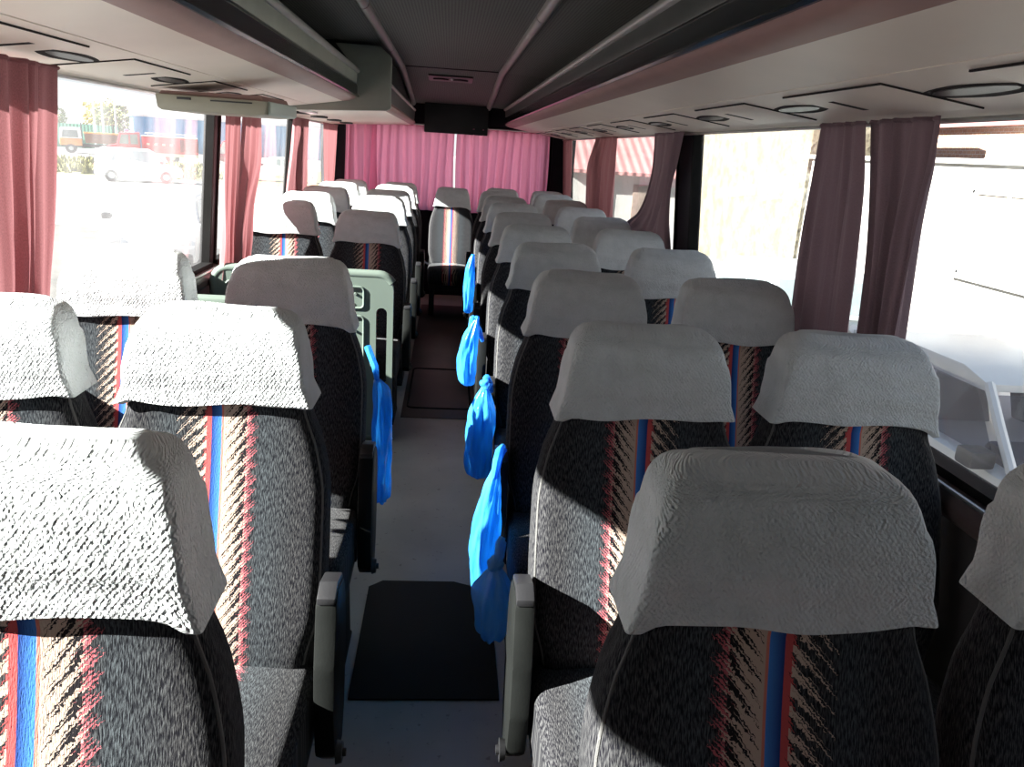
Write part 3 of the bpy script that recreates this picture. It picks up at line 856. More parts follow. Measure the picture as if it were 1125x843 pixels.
rear_curtain(-1.0, -.69, 4, 'small bunched pink curtain at the left end of the rear window', 21, .013, 1.66, 7.945)
rear_curtain(-.745, .052, 9, 'wide pink curtain covering the left half of the rear window', 22, .018)
rear_curtain(.072, .97, 10, 'wide pink curtain covering the right half of the rear window', 23, .026)
bm = bmesh.new(); tube(bm, [(-1.02, 8.03, 1.668), (1.02, 8.03, 1.668)], .008, 8)
o = mk('curtain_rail', bm, M['alu']); tag(o, 'thin metal rail carrying the pink rear curtains', 'curtain rail')
for s in (-1, 1):
    bm = bmesh.new(); tube(bm, [(s * 1.102, YF + .1, 1.607), (s * 1.102, YR - .15, 1.607)], .006, 8)
    o = mk('curtain_rail', bm, M['alu']); tag(o, 'thin metal curtain rail along the top of the %s windows' % ('left' if s < 0 else 'right'), 'curtain rail')

# ------------------------------------------------------------------ stairwell partitions (left, mid door)
def rrect(x0, x1, z0, z1, r, n=5, corners=(1, 1, 1, 1)):
    out = []
    for (cx, cz, a0, on) in ((x1, z1, 0, corners[0]), (x0, z1, 90, corners[1]), (x0, z0, 180, corners[2]), (x1, z0, 270, corners[3])):
        rr_ = r if on else .004
        X = cx - rr_ if a0 in (0, 270) else cx + rr_; Z = cz - rr_ if a0 in (0, 90) else cz + rr_
        for k in range(n): a = R(a0 + 90 * k / (n - 1)); out.append((X + rr_ * math.cos(a), Z + rr_ * math.sin(a)))
    return out
t = empty('stairwell_partition', (0, 3.86, 0)); tag(t, 'grey-green moulded plastic partition with an oblong handle slot, in front of the left rear seats', 'partition')
def slab_with_hole(outer, hole, y0, y1):
    bm = bmesh.new()
    n, m_ = len(outer), len(hole)
    vo = [bm.verts.new((x, y0, z)) for x, z in outer]; vh = [bm.verts.new((x, y0, z)) for x, z in hole]
    eo = [bm.edges.new((vo[i], vo[(i + 1) % n])) for i in range(n)]; eh = [bm.edges.new((vh[i], vh[(i + 1) % m_])) for i in range(m_)]
    bmesh.ops.triangle_fill(bm, use_beauty=True, use_dissolve=False, edges=eo + eh)
    r = bmesh.ops.extrude_face_region(bm, geom=bm.faces[:])
    bmesh.ops.translate(bm, vec=(0, y1 - y0, 0), verts=[g for g in r['geom'] if isinstance(g, bmesh.types.BMVert)])
    bmesh.ops.recalc_face_normals(bm, faces=bm.faces)
    return bm
outer = rrect(-1.10, -.242, .02, .860, .075, 7, (1, 1, 0, 0))
hole = rrect(-.325, -.272, .30, .70, .026, 7)
mk('panel', slab_with_hole(outer, hole, -.02, .02), M['mint'], t, sharp=40)
bm = bmesh.new()
for (a, b, c, d) in ((-1.04, -.385, .695, .80), (-1.04, -.385, .10, .655)):
    tube(bm, [(x, -.022, z) for x, z in rrect(a, b, c, d, .02, 5)], .006, 8, closed=True)
mk('moulded_rib', bm, M['mint'], t)
bm = bmesh.new(); box(bm, -.60, -.40, -.026, -.018, .784, .790, .001); box(bm, -.60, -.395, -.026, -.018, .642, .652, .001); mk('shadow_gap', bm, M['black_plastic'], t)
bm = bmesh.new()
for x, z in ((-.425, .765), (-.455, .725), (-.425, .58)):
    c = bmesh.new(); bmesh.ops.create_cone(c, cap_ends=True, segments=12, radius1=.008, radius2=.006, depth=.008)
    join(bm, c, Matrix.Translation((x, -.024, z)) @ Matrix.Rotation(PI / 2, 4, 'X'))
mk('screw_cap', bm, M['mint_dark'], t)
bm = bmesh.new(); tube(bm, [(x, 0, z) for x, z in outer[2:-2]], .024, 10); mk('edge_tube', bm, M['mint'], t)

t = empty('seat_back_partition', (0, 2.60, 0)); tag(t, 'low grey-green partition with a rounded top rail behind the third left seats', 'partition')
bm = bmesh.new(); box(bm, -1.12, -.36, -.012, .012, .02, .94, .006); mk('panel', bm, M['mint'], t)
bm = bmesh.new(); prism(bm, [(-.035, .935), (-.03, .965), (0, .972), (.03, .965), (.035, .935), (0, .928)], 'x', -1.13, -.34, .004); mk('top_rail', bm, M['mint'], t, sharp=40)

# ------------------------------------------------------------------ blue bags
def bag(name, top, prof, label, knot=None, seed=0, loops=None, film='bag'):
    """prof: list of (z, half_x, half_y, cx, cy) relative to top"""
    rnd = random.Random(seed); ph = [rnd.random() * 6.28 for _ in range(9)]
    t = empty(name, top); tag(t, label, 'plastic bag', 'blue bags hanging along the aisle')
    n = 40; rings = []
    for z in np.linspace(prof[0][0], prof[-1][0], 34):
        hx, hy, cx, cy = interp(sorted(prof), z)
        ring = []
        for k in range(n):
            a = 2 * PI * k / n
            w = 1 + .13 * math.sin(5 * a + ph[0] + z * 9) + .09 * math.sin(9 * a + ph[1] - z * 22) + .05 * math.sin(14 * a + ph[2] + z * 40)
            ring.append((cx + hx * w * math.cos(a), cy + hy * w * math.sin(a), z))
        rings.append(ring)
    bm = bmesh.new(); loft(bm, rings, cap0=True, cap1=True)
    mk('bag_body', bm, M[film], t, sharp=180)
    bm = bmesh.new()
    for p in (loops or []): tube(bm, p, [.008 + .004 * math.sin(i) for i in range(len(p))], 8)
    if loops: mk('handle', bm, M[film], t)
    if knot:
        bm = bmesh.new(); bmesh.ops.create_icosphere(bm, subdivisions=3, radius=.022)
        for v in bm.verts: v.co *= 1 + .25 * math.sin(v.co.x * 160 + ph[4]) * math.sin(v.co.z * 190 + ph[5])
        bmesh.ops.translate(bm, vec=knot, verts=bm.verts); mk('knot', bm, M[film], t)
    return t
def lp(dx, dy, dz): return [[(0, -.012, -.05), (.006, -.008, 0), (dx * .6, dy * .6, dz * .7), (dx, dy, dz)], [(.008, .012, -.05), (.012, .012, 0), (dx * .7 + .004, dy * .7, dz * .6), (dx + .004, dy, dz - .012)]]
bag('hanging_bag', (.164, 1.785, .49), [(-.235, .014, .02, .0, .01), (-.228, .030, .05, .0, .01), (-.18, .044, .070, .002, .0), (-.11, .048, .078, .0, 0), (-.06, .030, .045, .0, 0), (-.025, .012, .016, .0, 0), (-.01, .011, .014, .0, 0)], 'light blue knotted plastic bag hanging lowest, nearest the camera, right of the aisle', (.0, 0, -.02), 1, lp(.016, .02, .045), 'bag_pale')
bag('hanging_bag', (.160, 1.972, .68), [(-.40, .016, .02, -.01, 0), (-.385, .030, .038, -.01, 0), (-.28, .038, .042, -.014, 0), (-.17, .034, .040, -.008, 0), (-.08, .022, .028, .0, 0), (-.03, .010, .014, .006, 0), (.0, .007, .009, .010, 0)], 'long translucent blue plastic bag hanging right behind the nearest knotted one', None, 2, lp(.025, .05, .02))
bag('hanging_bag', (.160, 2.69, .70), [(-.385, .02, .02, .0, 0), (-.37, .040, .042, .0, 0), (-.27, .048, .055, -.004, 0), (-.16, .046, .053, .0, 0), (-.08, .030, .035, .0, 0), (-.03, .013, .015, .006, 0), (-.01, .012, .013, .008, 0)], 'bright blue knotted plastic bag hanging by the third right aisle seat', (.008, 0, -.025), 3, lp(.03, .07, -.06))
bag('hanging_bag', (.125, 3.42, .76), [(-.31, .016, .02, .0, 0), (-.295, .032, .045, .0, 0), (-.20, .040, .058, -.006, 0), (-.10, .034, .050, .004, 0), (-.03, .018, .025, .02, 0), (.01, .008, .010, .03, 0)], 'dull blue plastic bag hanging by the fourth right aisle seat', None, 4, lp(.06, .08, -.11))
bag('hanging_bag', (.158, 4.90, .82), [(-.34, .016, .02, .0, 0), (-.325, .026, .045, .0, 0), (-.20, .030, .052, -.003, 0), (-.08, .028, .045, .0, 0), (-.01, .018, .025, .008, 0), (.03, .008, .01, .016, 0)], 'small pale blue plastic bag hanging farthest back, right of the aisle', None, 5, lp(.03, .07, -.17))
t = bag('hanging_bag', (-.185, 2.545, .70), [(-.42, .012, .02, 0, 0), (-.41, .026, .06, 0, 0), (-.25, .030, .075, 0, 0), (-.08, .030, .07, 0, 0), (-.02, .026, .055, -.004, 0), (.02, .010, .02, -.02, 0)], 'smooth flat blue plastic bag hanging left of the aisle behind the third seat', None, 6, [[(-.02, 0, .01), (-.03, .02, .06), (-.06, .055, .12)]])

# ------------------------------------------------------------------ outside
G = -1.25
bm = bmesh.new(); bmesh.ops.create_grid(bm, x_segments=2, y_segments=2, size=200)
o = struct(mk('ground', bm, M['ground'], None, (0, 40, G), smooth=False))
# darker damp earth close to the bus on the left
bm = bmesh.new()
rnd = random.Random(9)
pp = [(x, 22.5 + rnd.uniform(-.8, .8) - (x + 10) * .05) for x in np.linspace(6, -22, 24)] + [(x, 3.0) for x in (-22, -1.8, -1.8)] + [(-1.8, 12.), (6, 12)]
prism(bm, pp, 'z', G - .02, G + .012)
struct(mk('ground_earth', bm, M['earth'], smooth=False))
# grass verge
bm = bmesh.new()
rnd = random.Random(3)
for k in range(2600):
    x = rnd.uniform(-44, -13); y = 46 + rnd.uniform(0, 17) + (x + 20) * -.0
    h_ = rnd.uniform(.15, .55); a = rnd.uniform(0, PI)
    for q in range(2):
        a2 = a + q * 1.3; d = Vector((math.cos(a2), math.sin(a2), 0)) * rnd.uniform(.1, .25); le = Vector((rnd.uniform(-.15, .15), rnd.uniform(-.15, .15), 0))
        c = Vector((x, y, G))
        bm.faces.new([bm.verts.new(c - d), bm.verts.new(c + d), bm.verts.new(c + le + Vector((0, 0, h_)))])
o = mk('grass', bm, M['grass'], smooth=False); tag(o, 'yellow-green rough grass verge outside the left windows', 'grass', kind='stuff')
bm = bmesh.new(); box(bm, -60, -4, 45.5, 69, G - .05, G + .02)
struct(mk('ground_verge', bm, M['grass'], smooth=False))

def wheel(bm, x, y, z, r, w):
    c = bmesh.new(); bmesh.ops.create_cone(c, cap_ends=True, segments=24, radius1=r, radius2=r, depth=w)
    bmesh.ops.bevel(c, geom=[e for e in c.edges if len(e.link_faces) == 2 and abs(e.calc_face_angle(0)) > 1], offset=.04, segments=2, affect='EDGES')
    join(bm, c, Matrix.Translation((x, y, z)) @ Matrix.Rotation(PI / 2, 4, 'X'))
def hub(bm, x, y, z, r, w):
    c = bmesh.new(); bmesh.ops.create_cone(c, cap_ends=True, segments=18, radius1=r, radius2=r * .8, depth=w)
    join(bm, c, Matrix.Translation((x, y, z)) @ Matrix.Rotation(PI / 2, 4, 'X'))
def wheels(t, xs, w2, r, width=.26):
    for x in xs:
        for s in (-1, 1):
            bm = bmesh.new(); wheel(bm, x, s * (w2 - width / 2), r, r, width); o = mk('wheel', bm, M['tyre'], t, sharp=30)
            bm = bmesh.new(); hub(bm, x, s * (w2 - .01), r, r * .5, .05); mk('hub', bm, M['silver_paint'], o, sharp=30)

def fire_engine(loc, rz):
    t = empty('fire_engine', loc, rz); tag(t, 'red fire engine with white stripe, seen through the left window before the blue hall', 'fire engine')
    bm = bmesh.new(); prism(bm, [(-3.2, .55), (-3.25, 1.15), (-2.55, 1.3), (-2.35, 2.15), (-.95, 2.25), (-.9, .55)], 'y', -1.1, 1.1, .06); mk('cab', bm, M['red_paint'], t, sharp=30)
    bm = bmesh.new()
    for s in (-1, 1): prism(bm, [(-2.4, 1.35), (-2.24, 2.0), (-1.75, 2.05), (-1.75, 1.35)], 'y', s * 1.09, s * 1.12); prism(bm, [(-1.6, 1.35), (-1.6, 2.05), (-1.1, 2.08), (-1.1, 1.35)], 'y', s * 1.09, s * 1.12)
    prism(bm, [(-2.58, 1.36), (-2.4, 2.08), (-2.36, 2.08), (-2.54, 1.36)], 'y', -.95, .95); mk('windows', bm, M['car_glass'], t, smooth=False)
    bm = bmesh.new(); box(bm, -.85, 3.2, -1.15, 1.15, .75, 2.0, .08); mk('body', bm, M['red_paint'], t, sharp=30)
    bm = bmesh.new(); box(bm, 1.9, 3.22, -1.17, 1.17, .95, 1.85, .03); mk('rear_locker', bm, simple('dark_red', (.22, .03, .04), .5), t)
    bm = bmesh.new(); box(bm, -3.0, 3.2, -1.16, 1.16, .55, .78, .02); box(bm, -.85, 3.21, -1.16, 1.16, 1.98, 2.06, .02); mk('white_stripe', bm, M['white_paint'], t)
    bm = bmesh.new()
    for s in (-.3, .3): tube(bm, [(-.6, s, 2.25), (3.1, s, 2.25)], .04, 8)
    for k in range(10): tube(bm, [(-.5 + k * .38, -.3, 2.25), (-.5 + k * .38, .3, 2.25)], .025, 6)
    for x in (-.4, 2.6):
        for s in (-.3, .3): tube(bm, [(x, s, 2.05), (x, s, 2.25)], .03, 6)
    mk('ladder', bm, M['alu'], t)
    bm = bmesh.new(); box(bm, -2.0, -1.7, -.8, .8, 2.24, 2.42, .05); mk('beacon_bar', bm, simple('beacon', (.25, .25, .5), .3), t)
    bm = bmesh.new()
    for k in range(4):
        for s in (-1.17, 1.17): box(bm, -.5 + k * .55, -.28 + k * .55, s - .01, s + .01, 1.35, 1.5, .005)
    mk('locker_plate', bm, M['white_paint'], t)
    wheels(t, (-2.2, 1.3), 1.1, .5)
fire_engine((-23.2, 66.3, G), math.atan2(.33, .94))
def dump_truck(loc, rz):
    t = empty('dump_truck', loc, rz); t.scale = (.92, .92, .86); tag(t, 'orange truck with white cab and rusty tipper body by the green fence', 'truck')
    bm = bmesh.new(); prism(bm, [(-2.9, .8), (-2.9, 1.5), (-1.0, 1.5), (-1.0, .8)], 'y', -1.15, 1.15, .05); mk('cab', bm, M['orange_paint'], t, sharp=30)
    bm = bmesh.new(); prism(bm, [(-2.9, 1.5), (-2.75, 2.55), (-1.1, 2.6), (-1.0, 1.5)], 'y', -1.12, 1.12, .05); mk('cab_top', bm, M['white_paint'], t, sharp=30)
    bm = bmesh.new()
    for s in (-1, 1): prism(bm, [(-2.7, 1.6), (-2.58, 2.3), (-1.35, 2.3), (-1.3, 1.6)], 'y', s * 1.11, s * 1.14)
    mk('windows', bm, M['car_glass'], t, smooth=False)
    bm = bmesh.new(); prism(bm, [(-.7, 1.1), (-.8, 2.1), (2.9, 2.2), (3.0, 1.1)], 'y', -1.2, 1.2, .03); mk('tipper_body', bm, M['rust'], t, sharp=30)
    bm = bmesh.new(); box(bm, -.8, 2.95, -1.24, 1.24, 2.05, 2.2, .02); mk('body_rim', bm, M['orange_paint'], t)
    bm = bmesh.new(); box(bm, -2.8, 2.9, -.5, .5, .65, 1.0, .02); mk('chassis', bm, M['steel_black'], t)
    wheels(t, (-2.0, 1.0, 2.2), 1.15, .5)
dump_truck((-32.4, 77.5, G), math.atan2(.38, .92))

def car(name, loc, rz, L, Hh, label, paint, van=False, cat='car', inside=False):
    t = empty(name, loc, rz); tag(t, label, cat, 'parked vehicles outside')
    W2 = .86; h = Hh
    if van: low = [(-L / 2, .35), (-L / 2, h * .55), (-L * .36, h * .62), (-L * .36, .3)]
    k = L / 4.2
    body = [(-2.1 * k, .30), (-2.12 * k, .62), (-2.0 * k, .80), (-1.0 * k, .94), (1.75 * k, .97), (2.05 * k, .88), (2.1 * k, .45), (2.05 * k, .28)]
    cab = [(-1.05 * k, .93), (-.45 * k, h - .06), (-.15 * k, h), (1.0 * k, h - .01), (1.35 * k, h - .1), (1.85 * k, .95)]
    if van: cab = [(-1.35 * k, .93), (-.75 * k, h - .1), (-.5 * k, h), (1.7 * k, h), (1.95 * k, h - .1), (2.05 * k, .9)]
    # body lofted across the width with rounded sides
    def shell(poly, w, bev):
        bm = bmesh.new(); prism(bm, poly, 'y', -w, w, bev); return bm
    mk('body', shell(body, W2, .06), paint, t, sharp=35)
    bm = bmesh.new(); rings = []
    for yy, sc in ((-W2 * .80, .0), (-W2 * .86, .0)): pass
    b2 = bmesh.new(); A = []; 
    base_w, top_w = W2 - .04, W2 - .20
    def wy(z): return base_w + (top_w - base_w) * (z - .93) / (h - .93)
    LFT = [b2.verts.new((x, -wy(z), z)) for x, z in cab]; RGT = [b2.verts.new((x, wy(z), z)) for x, z in cab]
    n = len(cab)
    b2.faces.new(LFT); b2.faces.new(RGT[::-1])
    for i in range(n): b2.faces.new((LFT[i], RGT[i], RGT[(i + 1) % n], LFT[(i + 1) % n]))
    bmesh.ops.recalc_face_normals(b2, faces=b2.faces)
    bmesh.ops.bevel(b2, geom=b2.edges[:], offset=.03, segments=2, affect='EDGES')
    if inside:
        b2.free(); b2 = bmesh.new()
        top = [p for p in cab if p[1] > h - .15]
        A_ = [b2.verts.new((x, sg_ * (wy(z) - .02), z + dz)) for sg_ in (-1, 1) for dz in (-.05, 0) for x, z in top]
        bmesh.ops.convex_hull(b2, input=A_)
        for sg_ in (-1, 1):
            for (xa, za), (xb, zb), r_ in ((cab[0], cab[1], .035), ((.29 * k, .95), (.29 * k, h - .05), .04), (cab[-1], cab[-2], .06)):
                tube(b2, [(xa, sg_ * (wy(za) - .03), za), ((xa + xb) / 2, sg_ * (wy((za + zb) / 2) - .02), (za + zb) / 2 + .01), (xb, sg_ * (wy(zb) - .03), zb)], r_, 8)
    mk('cabin', b2, paint, t, sharp=35)
    if inside:
        for sx_, sy_ in ((-.05, -.38), (-.05, .38), (.85, -.38), (.85, .38)):
            bm = bmesh.new()
            prism(bm, [(sx_ * k - .28, .80), (sx_ * k + .22, .76), (sx_ * k + .42, 1.22), (sx_ * k + .30, 1.24), (sx_ * k + .12, .90), (sx_ * k - .28, .94)], 'y', sy_ - .25, sy_ + .25, .04)
            box(bm, sx_ * k + .30, sx_ * k + .40, sy_ - .13, sy_ + .13, 1.22, 1.38, .04)
            mk('car_seat', bm, M['car_seat'], t)
        bm = bmesh.new(); prism(bm, [(-.95 * k, .9), (-.9 * k, 1.04), (-.62 * k, 1.06), (-.55 * k, .9)], 'y', -.7, .7, .03); mk('dashboard', bm, M['car_seat'], t)
        bm = bmesh.new(); tube(bm, [(-.42 * k + .05 * math.sin(a), -.38 + .18 * math.cos(a), 1.07 + .16 * math.sin(a)) for a in np.linspace(0, 2 * PI, 21)[:-1]], .016, 8, closed=True); mk('steering_wheel', bm, M['black_plastic'], t)
    # windows sit just proud of the cabin
    bm = bmesh.new()
    zt = h - .10
    def side_win(xa, xb, xc, xd):
        for s in (-1, 1):
            q = [(xa, .99), (xb, zt), (xc, zt), (xd, .99)]
            vs = []
            for off in (-.004, .006): vs += [bm.verts.new((x, s * (wy(z) + off), z)) for x, z in q]
            bm.faces.new(vs[:4]); bm.faces.new(vs[4:][::-1])
            for i in range(4): bm.faces.new((vs[i], vs[4 + i], vs[4 + (i + 1) % 4], vs[(i + 1) % 4]))
    x0 = cab[0][0]; x1 = cab[1][0]
    side_win(x0 + .2 * k, x1 + .06 * k, .25 * k, .25 * k); side_win(.33 * k, .33 * k, 1.0 * k, 1.32 * k)
    for (xa, za), (xb, zb) in ((cab[0], cab[1]), (cab[-1], cab[-2])):
        d = .15; pa = (xa + (xb - xa) * d, za + (zb - za) * d); pb = (xa + (xb - xa) * .88, za + (zb - za) * .88)
        nx, nz = (zb - za), -(xb - xa); l = math.hypot(nx, nz); sg = -1 if xa < 0 else 1
        nx, nz = abs(nx / l) * sg, abs(nz / l)
        vs = [bm.verts.new((p[0] + nx * o_, q * (wy(p[1]) - .07), p[1] + nz * o_)) for o_ in (-.006, .006) for p, q in ((pa, -1), (pb, -1), (pb, 1), (pa, 1))]
        bm.faces.new(vs[:4]); bm.faces.new(vs[4:][::-1])
        for i in range(4): bm.faces.new((vs[i], vs[4 + i], vs[4 + (i + 1) % 4], vs[(i + 1) % 4]))
    mk('windows', bm, M['car_clear' if inside else ('glare_glass' if van else 'car_glass')], t, smooth=False)
    bm = bmesh.new()
    for s in (-1, 1): box(bm, x0 + .15 * k, x0 + .32 * k, s * (W2 + .05) - .09, s * (W2 + .05) + .09, .95, 1.07, .03)
    mk('side_mirror', bm, M['black_plastic'], t)
    bm = bmesh.new()
    for s in (-1, 1): box(bm, -2.11 * k, -1.95 * k, s * .6 - .17, s * .6 + .17, .62, .76, .03)
    mk('headlamp', bm, M['lens'], t)
    bm = bmesh.new()
    for s in (-1, 1): box(bm, 2.0 * k, 2.1 * k, s * .68 - .1, s * .68 + .1, .6, .85, .02)
    mk('tail_lamp', bm, M['red_paint'], t)
    bm = bmesh.new(); box(bm, -2.16 * k, -1.9 * k, -.8, .8, .3, .48, .05); box(bm, 1.9 * k, 2.15 * k, -.8, .8, .3, .48, .05); mk('bumper', bm, M['black_plastic'], t)
    wheels(t, (-1.3 * k, 1.3 * k), W2 + .02, .31, .2)
    return t
car('minivan', (-15.7, 42.6, G), math.atan2(.33, .94) + PI, 4.0, 1.62, 'white minivan parked at the grass verge outside the left window', M['white_paint'], True, 'van')
car('red_van', (-17.9, 68.6, G), math.atan2(.27, .96), 3.6, 2.0, 'red van parked behind the fire engine', M['red_paint'], True, 'van')
car('parked_car', (-5.9, 17.2, G), R(100), 4.2, 1.42, 'pale car parked close outside the left window, beside the window post', M['white_paint'])
car('parked_car', (-10.4, 50.0, G), R(10), 4.2, 1.45, 'white car seen through the second left window before the blue hall', M['white_paint'])
car('parked_car', (4.4, 5.35, G), R(90), 4.3, 1.46, 'white car parked close outside the right front window', M['white_paint'], inside=True)
car('parked_car', (4.95, 10.4, G), R(90), 4.3, 1.46, 'grey car with greenish glass beyond the right front curtains', M['silver_paint'])

# blue hall
t = empty('blue_hall', (0, 0, 0)); tag(t, 'long blue sheet-metal hall beyond the fire engine', 'building')
def quad_wall(bm, a, b, z0, z1, th=.3):
    d = Vector((b[0] - a[0], b[1] - a[1], 0)).normalized(); n = Vector((-d.y, d.x, 0)) * th
    vs = [bm.verts.new((p[0] + o_.x, p[1] + o_.y, z)) for o_ in (Vector((0, 0, 0)), n) for p in (a, b) for z in (z0, z1)]
    b2 = [vs[0], vs[1], vs[3], vs[2]]; bm.faces.new(b2); bm.faces.new([vs[4], vs[6], vs[7], vs[5]])
    bm.faces.new([vs[0], vs[4], vs[5], vs[1]]); bm.faces.new([vs[2], vs[3], vs[7], vs[6]]); bm.faces.new([vs[1], vs[5], vs[7], vs[3]]); bm.faces.new([vs[0], vs[2], vs[6], vs[4]])
bm = bmesh.new(); quad_wall(bm, (-35.3, 95), (-14, 104), G, 2.55, 8); mk('wall', bm, M['blue_sheet'], t, smooth=False)
bm = bmesh.new(); quad_wall(bm, (-35.5, 94.6), (-13.8, 103.6), 2.5, 2.72, 9); quad_wall(bm, (-36, 97), (-15, 106), 2.7, 3.5, 5); mk('roof', bm, M['white_paint'], t, smooth=False)
bm = bmesh.new(); quad_wall(bm, (-25, 99.0), (-22, 100.3), G, 1.4, .2); mk('gate', bm, simple('hall_gate', (.05, .2, .42), .5), t, smooth=False)
# green fence
t = empty('metal_fence', (0, 0, 0)); tag(t, 'green sheet-metal fence behind the orange truck', 'fence')
bm = bmesh.new(); quad_wall(bm, (-62, 87.5), (-36.3, 93.2), G, 1.25, .08); mk('sheet', bm, M['green_sheet'], t, smooth=False)
for k in range(9):
    bm = bmesh.new(); x = -61.5 + k * 3.1; y = 87.5 + (x + 62) * .2218 - .12; tube(bm, [(x, y, G), (x, y, 1.4)], .06, 8); mk('post', bm, M['steel_black'], t)
# poles
for k, (px, y, top) in enumerate([(-38.0, 91.5, 4.1), (-37.0, 91.2, 3.8), (-35.6, 91.0, 4.3)]):
    t = empty('lamp_post', (px, y, G)); tag(t, 'pale thin %s post rising before the green fence' % ['leftmost', 'middle', 'rightmost'][k], 'post', 'pale posts by the fence')
    bm = bmesh.new(); tube(bm, [(0, 0, 0), (0, 0, (top - G) * .5), (0, 0, top - G)], [.12, .10, .07], 10); mk('shaft', bm, M['pole'], t)
    bm = bmesh.new(); tube(bm, [(0, 0, top - G), (.25, 0, top - G + .1), (.7, 0, top - G + .08)], .05, 8); mk('arm', bm, M['pole'], t)
# trees
def tree(x, y, h_, w_, mat, label, seed):
    rnd = random.Random(seed)
    t = empty('tree', (x, y, G)); tag(t, label, 'tree', 'trees behind the fence')
    bm = bmesh.new(); tube(bm, [(0, 0, 0), (.1, 0, h_ * .35), (.05, .1, h_ * .7)], [.2, .15, .07], 8)
    for k in range(5):
        a = rnd.uniform(0, 6.28); tube(bm, [(.07, 0, h_ * .4), (math.cos(a) * w_ * .5, math.sin(a) * w_ * .5, h_ * .75)], [.08, .03], 6)
    mk('trunk', bm, M['bark'], t)
    bm = bmesh.new()
    for k in range(900):
        v = Vector((rnd.gauss(0, 1), rnd.gauss(0, 1), rnd.gauss(0, 1))); v.normalize(); v *= rnd.uniform(.55, 1) ** .6
        lump = 1 + .25 * math.sin(v.x * 5 + seed) * math.sin(v.z * 4 + seed * 2)
        c = Vector((v.x * w_ * lump, v.y * w_ * lump, h_ * .66 + v.z * h_ * .36 * lump))
        n = Vector((rnd.gauss(0, 1), rnd.gauss(0, 1), rnd.gauss(0, 1))).normalized(); a = n.orthogonal().normalized(); b = n.cross(a); s = rnd.uniform(.14, .3)
        bm.faces.new([bm.verts.new(c + a * s), bm.verts.new(c + b * s * .6), bm.verts.new(c - a * s), bm.verts.new(c - b * s * .6)])
    mk('crown', bm, mat, t, smooth=False)
rnd = random.Random(11)
tl = ['leftmost yellow tree behind the green fence', 'tall yellow tree second from the left behind the fence', 'green tree third from the left behind the fence', 'yellowing tree fourth from the left behind the fence', 'green tree fifth from the left, near the pale posts', 'low yellow tree nearest the blue hall']
for k in range(6):
    x = -58 + k * 3.7
    tree(x, 102 + (x + 62) * .30 + 2 + (k % 2) * 6.5, [5.2, 5.6, 5.4, 5.6, 5.2, 4.8][k], 2.3, M['leaf_yellow' if k in (0, 1, 3, 5) else 'leaf_green'], tl[k], 40 + k)

# right side: pale wall with window
t = empty('plaster_building', (0, 0, 0)); tag(t, 'sunlit pale plaster building with one window outside the right front window', 'building')
bm = bmesh.new(); box(bm, 8.0, 12.0, 2, 17.5, G, 1.72); mk('wall', bm, M['plaster'], t, smooth=False)
bm = bmesh.new(); box(bm, 7.93, 8.02, 1.9, 17.6, G, G + .12, .01); mk('plinth', bm, simple('dark_plinth', (.12, .11, .10), .9), t)
fr = bmesh.new()
for a, b, c, d in ((10.05, 10.12, .08, 1.36), (11.63, 11.70, .08, 1.36), (10.05, 11.70, .08, .15), (10.05, 11.70, 1.29, 1.36), (10.85, 10.90, .15, 1.29)): box(fr, 7.93, 8.03, a, b, c, d, .01)
wf = mk('window_frame', fr, M['white_paint'], t)
bm = bmesh.new(); box(bm, 7.97, 7.99, 10.12, 11.63, .15, 1.29); mk('window_glass', bm, simple('old_glass', (.30, .25, .20), .2, var=.5, nscale=1.5), wf, smooth=False)
bm = bmesh.new(); box(bm, 7.88, 8.02, 9.98, 11.77, .02, .08, .01); mk('window_sill', bm, M['white_paint'], wf)
bm = bmesh.new(); box(bm, 7.9, 12.1, 1.9, 17.6, 1.72, 1.80, .01); mk('coping', bm, M['plaster'], t)
t = empty('brick_building', (0, 0, 0)); tag(t, 'brick house with a pinkish roof edge above the pale wall', 'building')
bm = bmesh.new(); box(bm, 12.5, 18, 4, 27, G, 2.75); mk('wall', bm, M['brick'], t, smooth=False)
bm = bmesh.new(); prism(bm, [(12.2, 2.7), (12.2, 2.85), (15.2, 4.4), (18.3, 2.85), (18.3, 2.7)], 'y', 3.8, 27.2); mk('roof', bm, M['red_sheet'], t, smooth=False)
t = empty('stone_house', (0, 0, 0)); tag(t, 'sunlit rough stone house wall beyond the right window post', 'building')
bm = bmesh.new(); box(bm, 8.0, 10.0, 17.7, 27.4, G, 3.3); mk('wall', bm, M['stone'], t, smooth=False)
bm = bmesh.new(); prism(bm, [(7.7, 3.25), (7.7, 3.4), (9.0, 4.2), (10.3, 3.4), (10.3, 3.25)], 'y', 17.7, 27.6); mk('roof', bm, M['red_sheet'], t, smooth=False)
t = empty('red_roofed_shed', (0, 0, 0)); tag(t, 'low white shed with a faded red sheet roof, seen past the swept curtain', 'building')
bm = bmesh.new(); box(bm, 5.4, 13, 36.0, 46, G, .82); mk('wall', bm, M['plaster'], t, smooth=False)
bm = bmesh.new(); prism(bm, [(35.6, .72), (35.6, .86), (40.5, 3.2), (46.4, .86), (46.4, .72)], 'x', 5.1, 13.3); mk('roof', bm, M['red_sheet'], t, smooth=False)
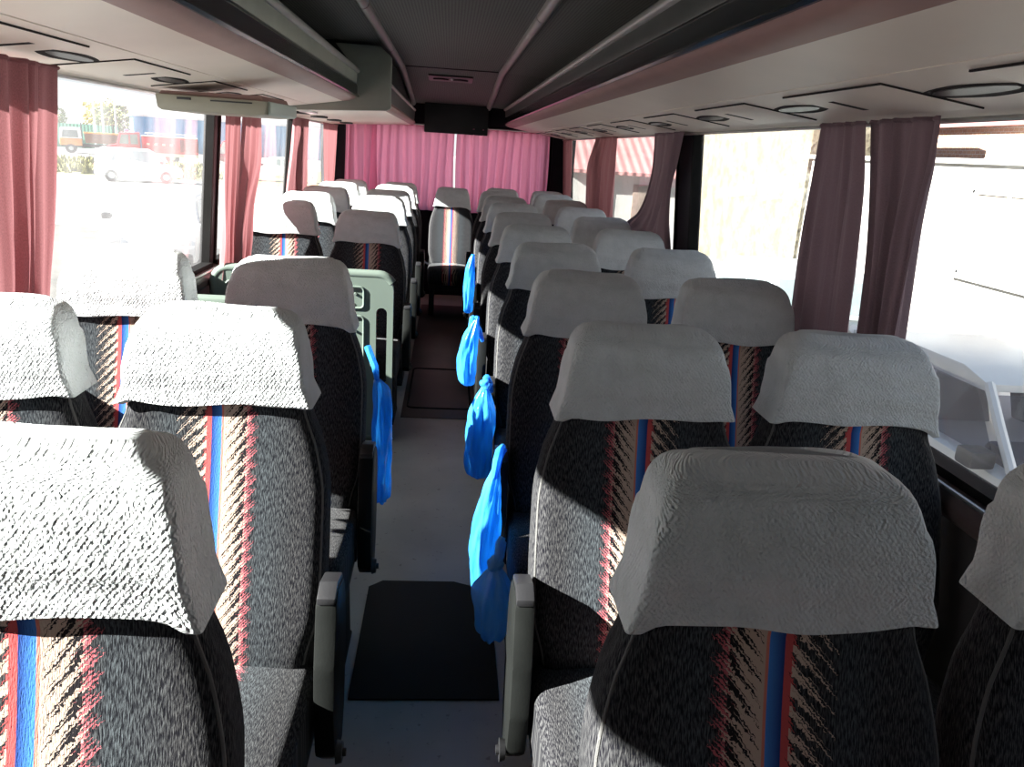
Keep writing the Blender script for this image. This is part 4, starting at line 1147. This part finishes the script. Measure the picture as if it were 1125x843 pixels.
for x in (6.4, 8.3, 10.4):
    bm = bmesh.new(); box(bm, x, x + .9, 35.93, 36.02, G, .35, .01); mk('door', bm, simple('shed_door', (.22, .17, .14), .7), t)
# creeping greenery over the plaster wall
bm = bmesh.new(); rnd = random.Random(5)
for k in range(900):
    c = Vector((11.7 + rnd.gauss(0, .12), rnd.uniform(10.5, 14), 2.12 + rnd.gauss(0, .10)))
    n = Vector((rnd.gauss(0, 1), rnd.gauss(0, 1), rnd.gauss(0, 1))).normalized(); a = n.orthogonal().normalized(); b = n.cross(a); s = rnd.uniform(.04, .1)
    bm.faces.new([bm.verts.new(c + a * s), bm.verts.new(c + b * s * .6), bm.verts.new(c - a * s), bm.verts.new(c - b * s * .6)])
o = mk('foliage', bm, M['leaf_green'], smooth=False); tag(o, 'green foliage along the top of the pale plaster building', 'foliage', kind='stuff')

# ------------------------------------------------------------------ light
sd = bpy.data.lights.new('sun', 'SUN'); sd.energy = 40; sd.angle = R(.6); sd.color = (1, .98, .94)
so = bpy.data.objects.new('sun', sd); COL.objects.link(so)
so.rotation_euler = Vector((1, .26, -.56)).to_track_quat('-Z', 'Y').to_euler()
wd = bpy.data.worlds.new('sky'); SC.world = wd; wd.use_nodes = True; nt = wd.node_tree
bg = nt.nodes['Background']
tc = nt.nodes.new('ShaderNodeTexCoord'); sp = nt.nodes.new('ShaderNodeSeparateXYZ'); nt.links.new(tc.outputs['Generated'], sp.inputs[0])
c = mixc(nt, NX(nt, sp.outputs[2]).ramp(.02, .45), (1.28, 1.33, 1.38), (.42, .56, .80))
nt.links.new(c, bg.inputs[0]); bg.inputs[1].default_value = .85

SC.view_settings.view_transform = 'Standard'; SC.view_settings.look = 'None'
SC.view_settings.gamma = 1; SC.view_settings.use_curve_mapping = False
SC.view_settings.exposure = 0
cy = SC.cycles
cy.use_denoising = True
cy.max_bounces = 10; cy.diffuse_bounces = 5; cy.glossy_bounces = 4; cy.transparent_max_bounces = 16; cy.transmission_bounces = 6
cy.sample_clamp_indirect = 8
cy.caustics_reflective = False; cy.caustics_refractive = False
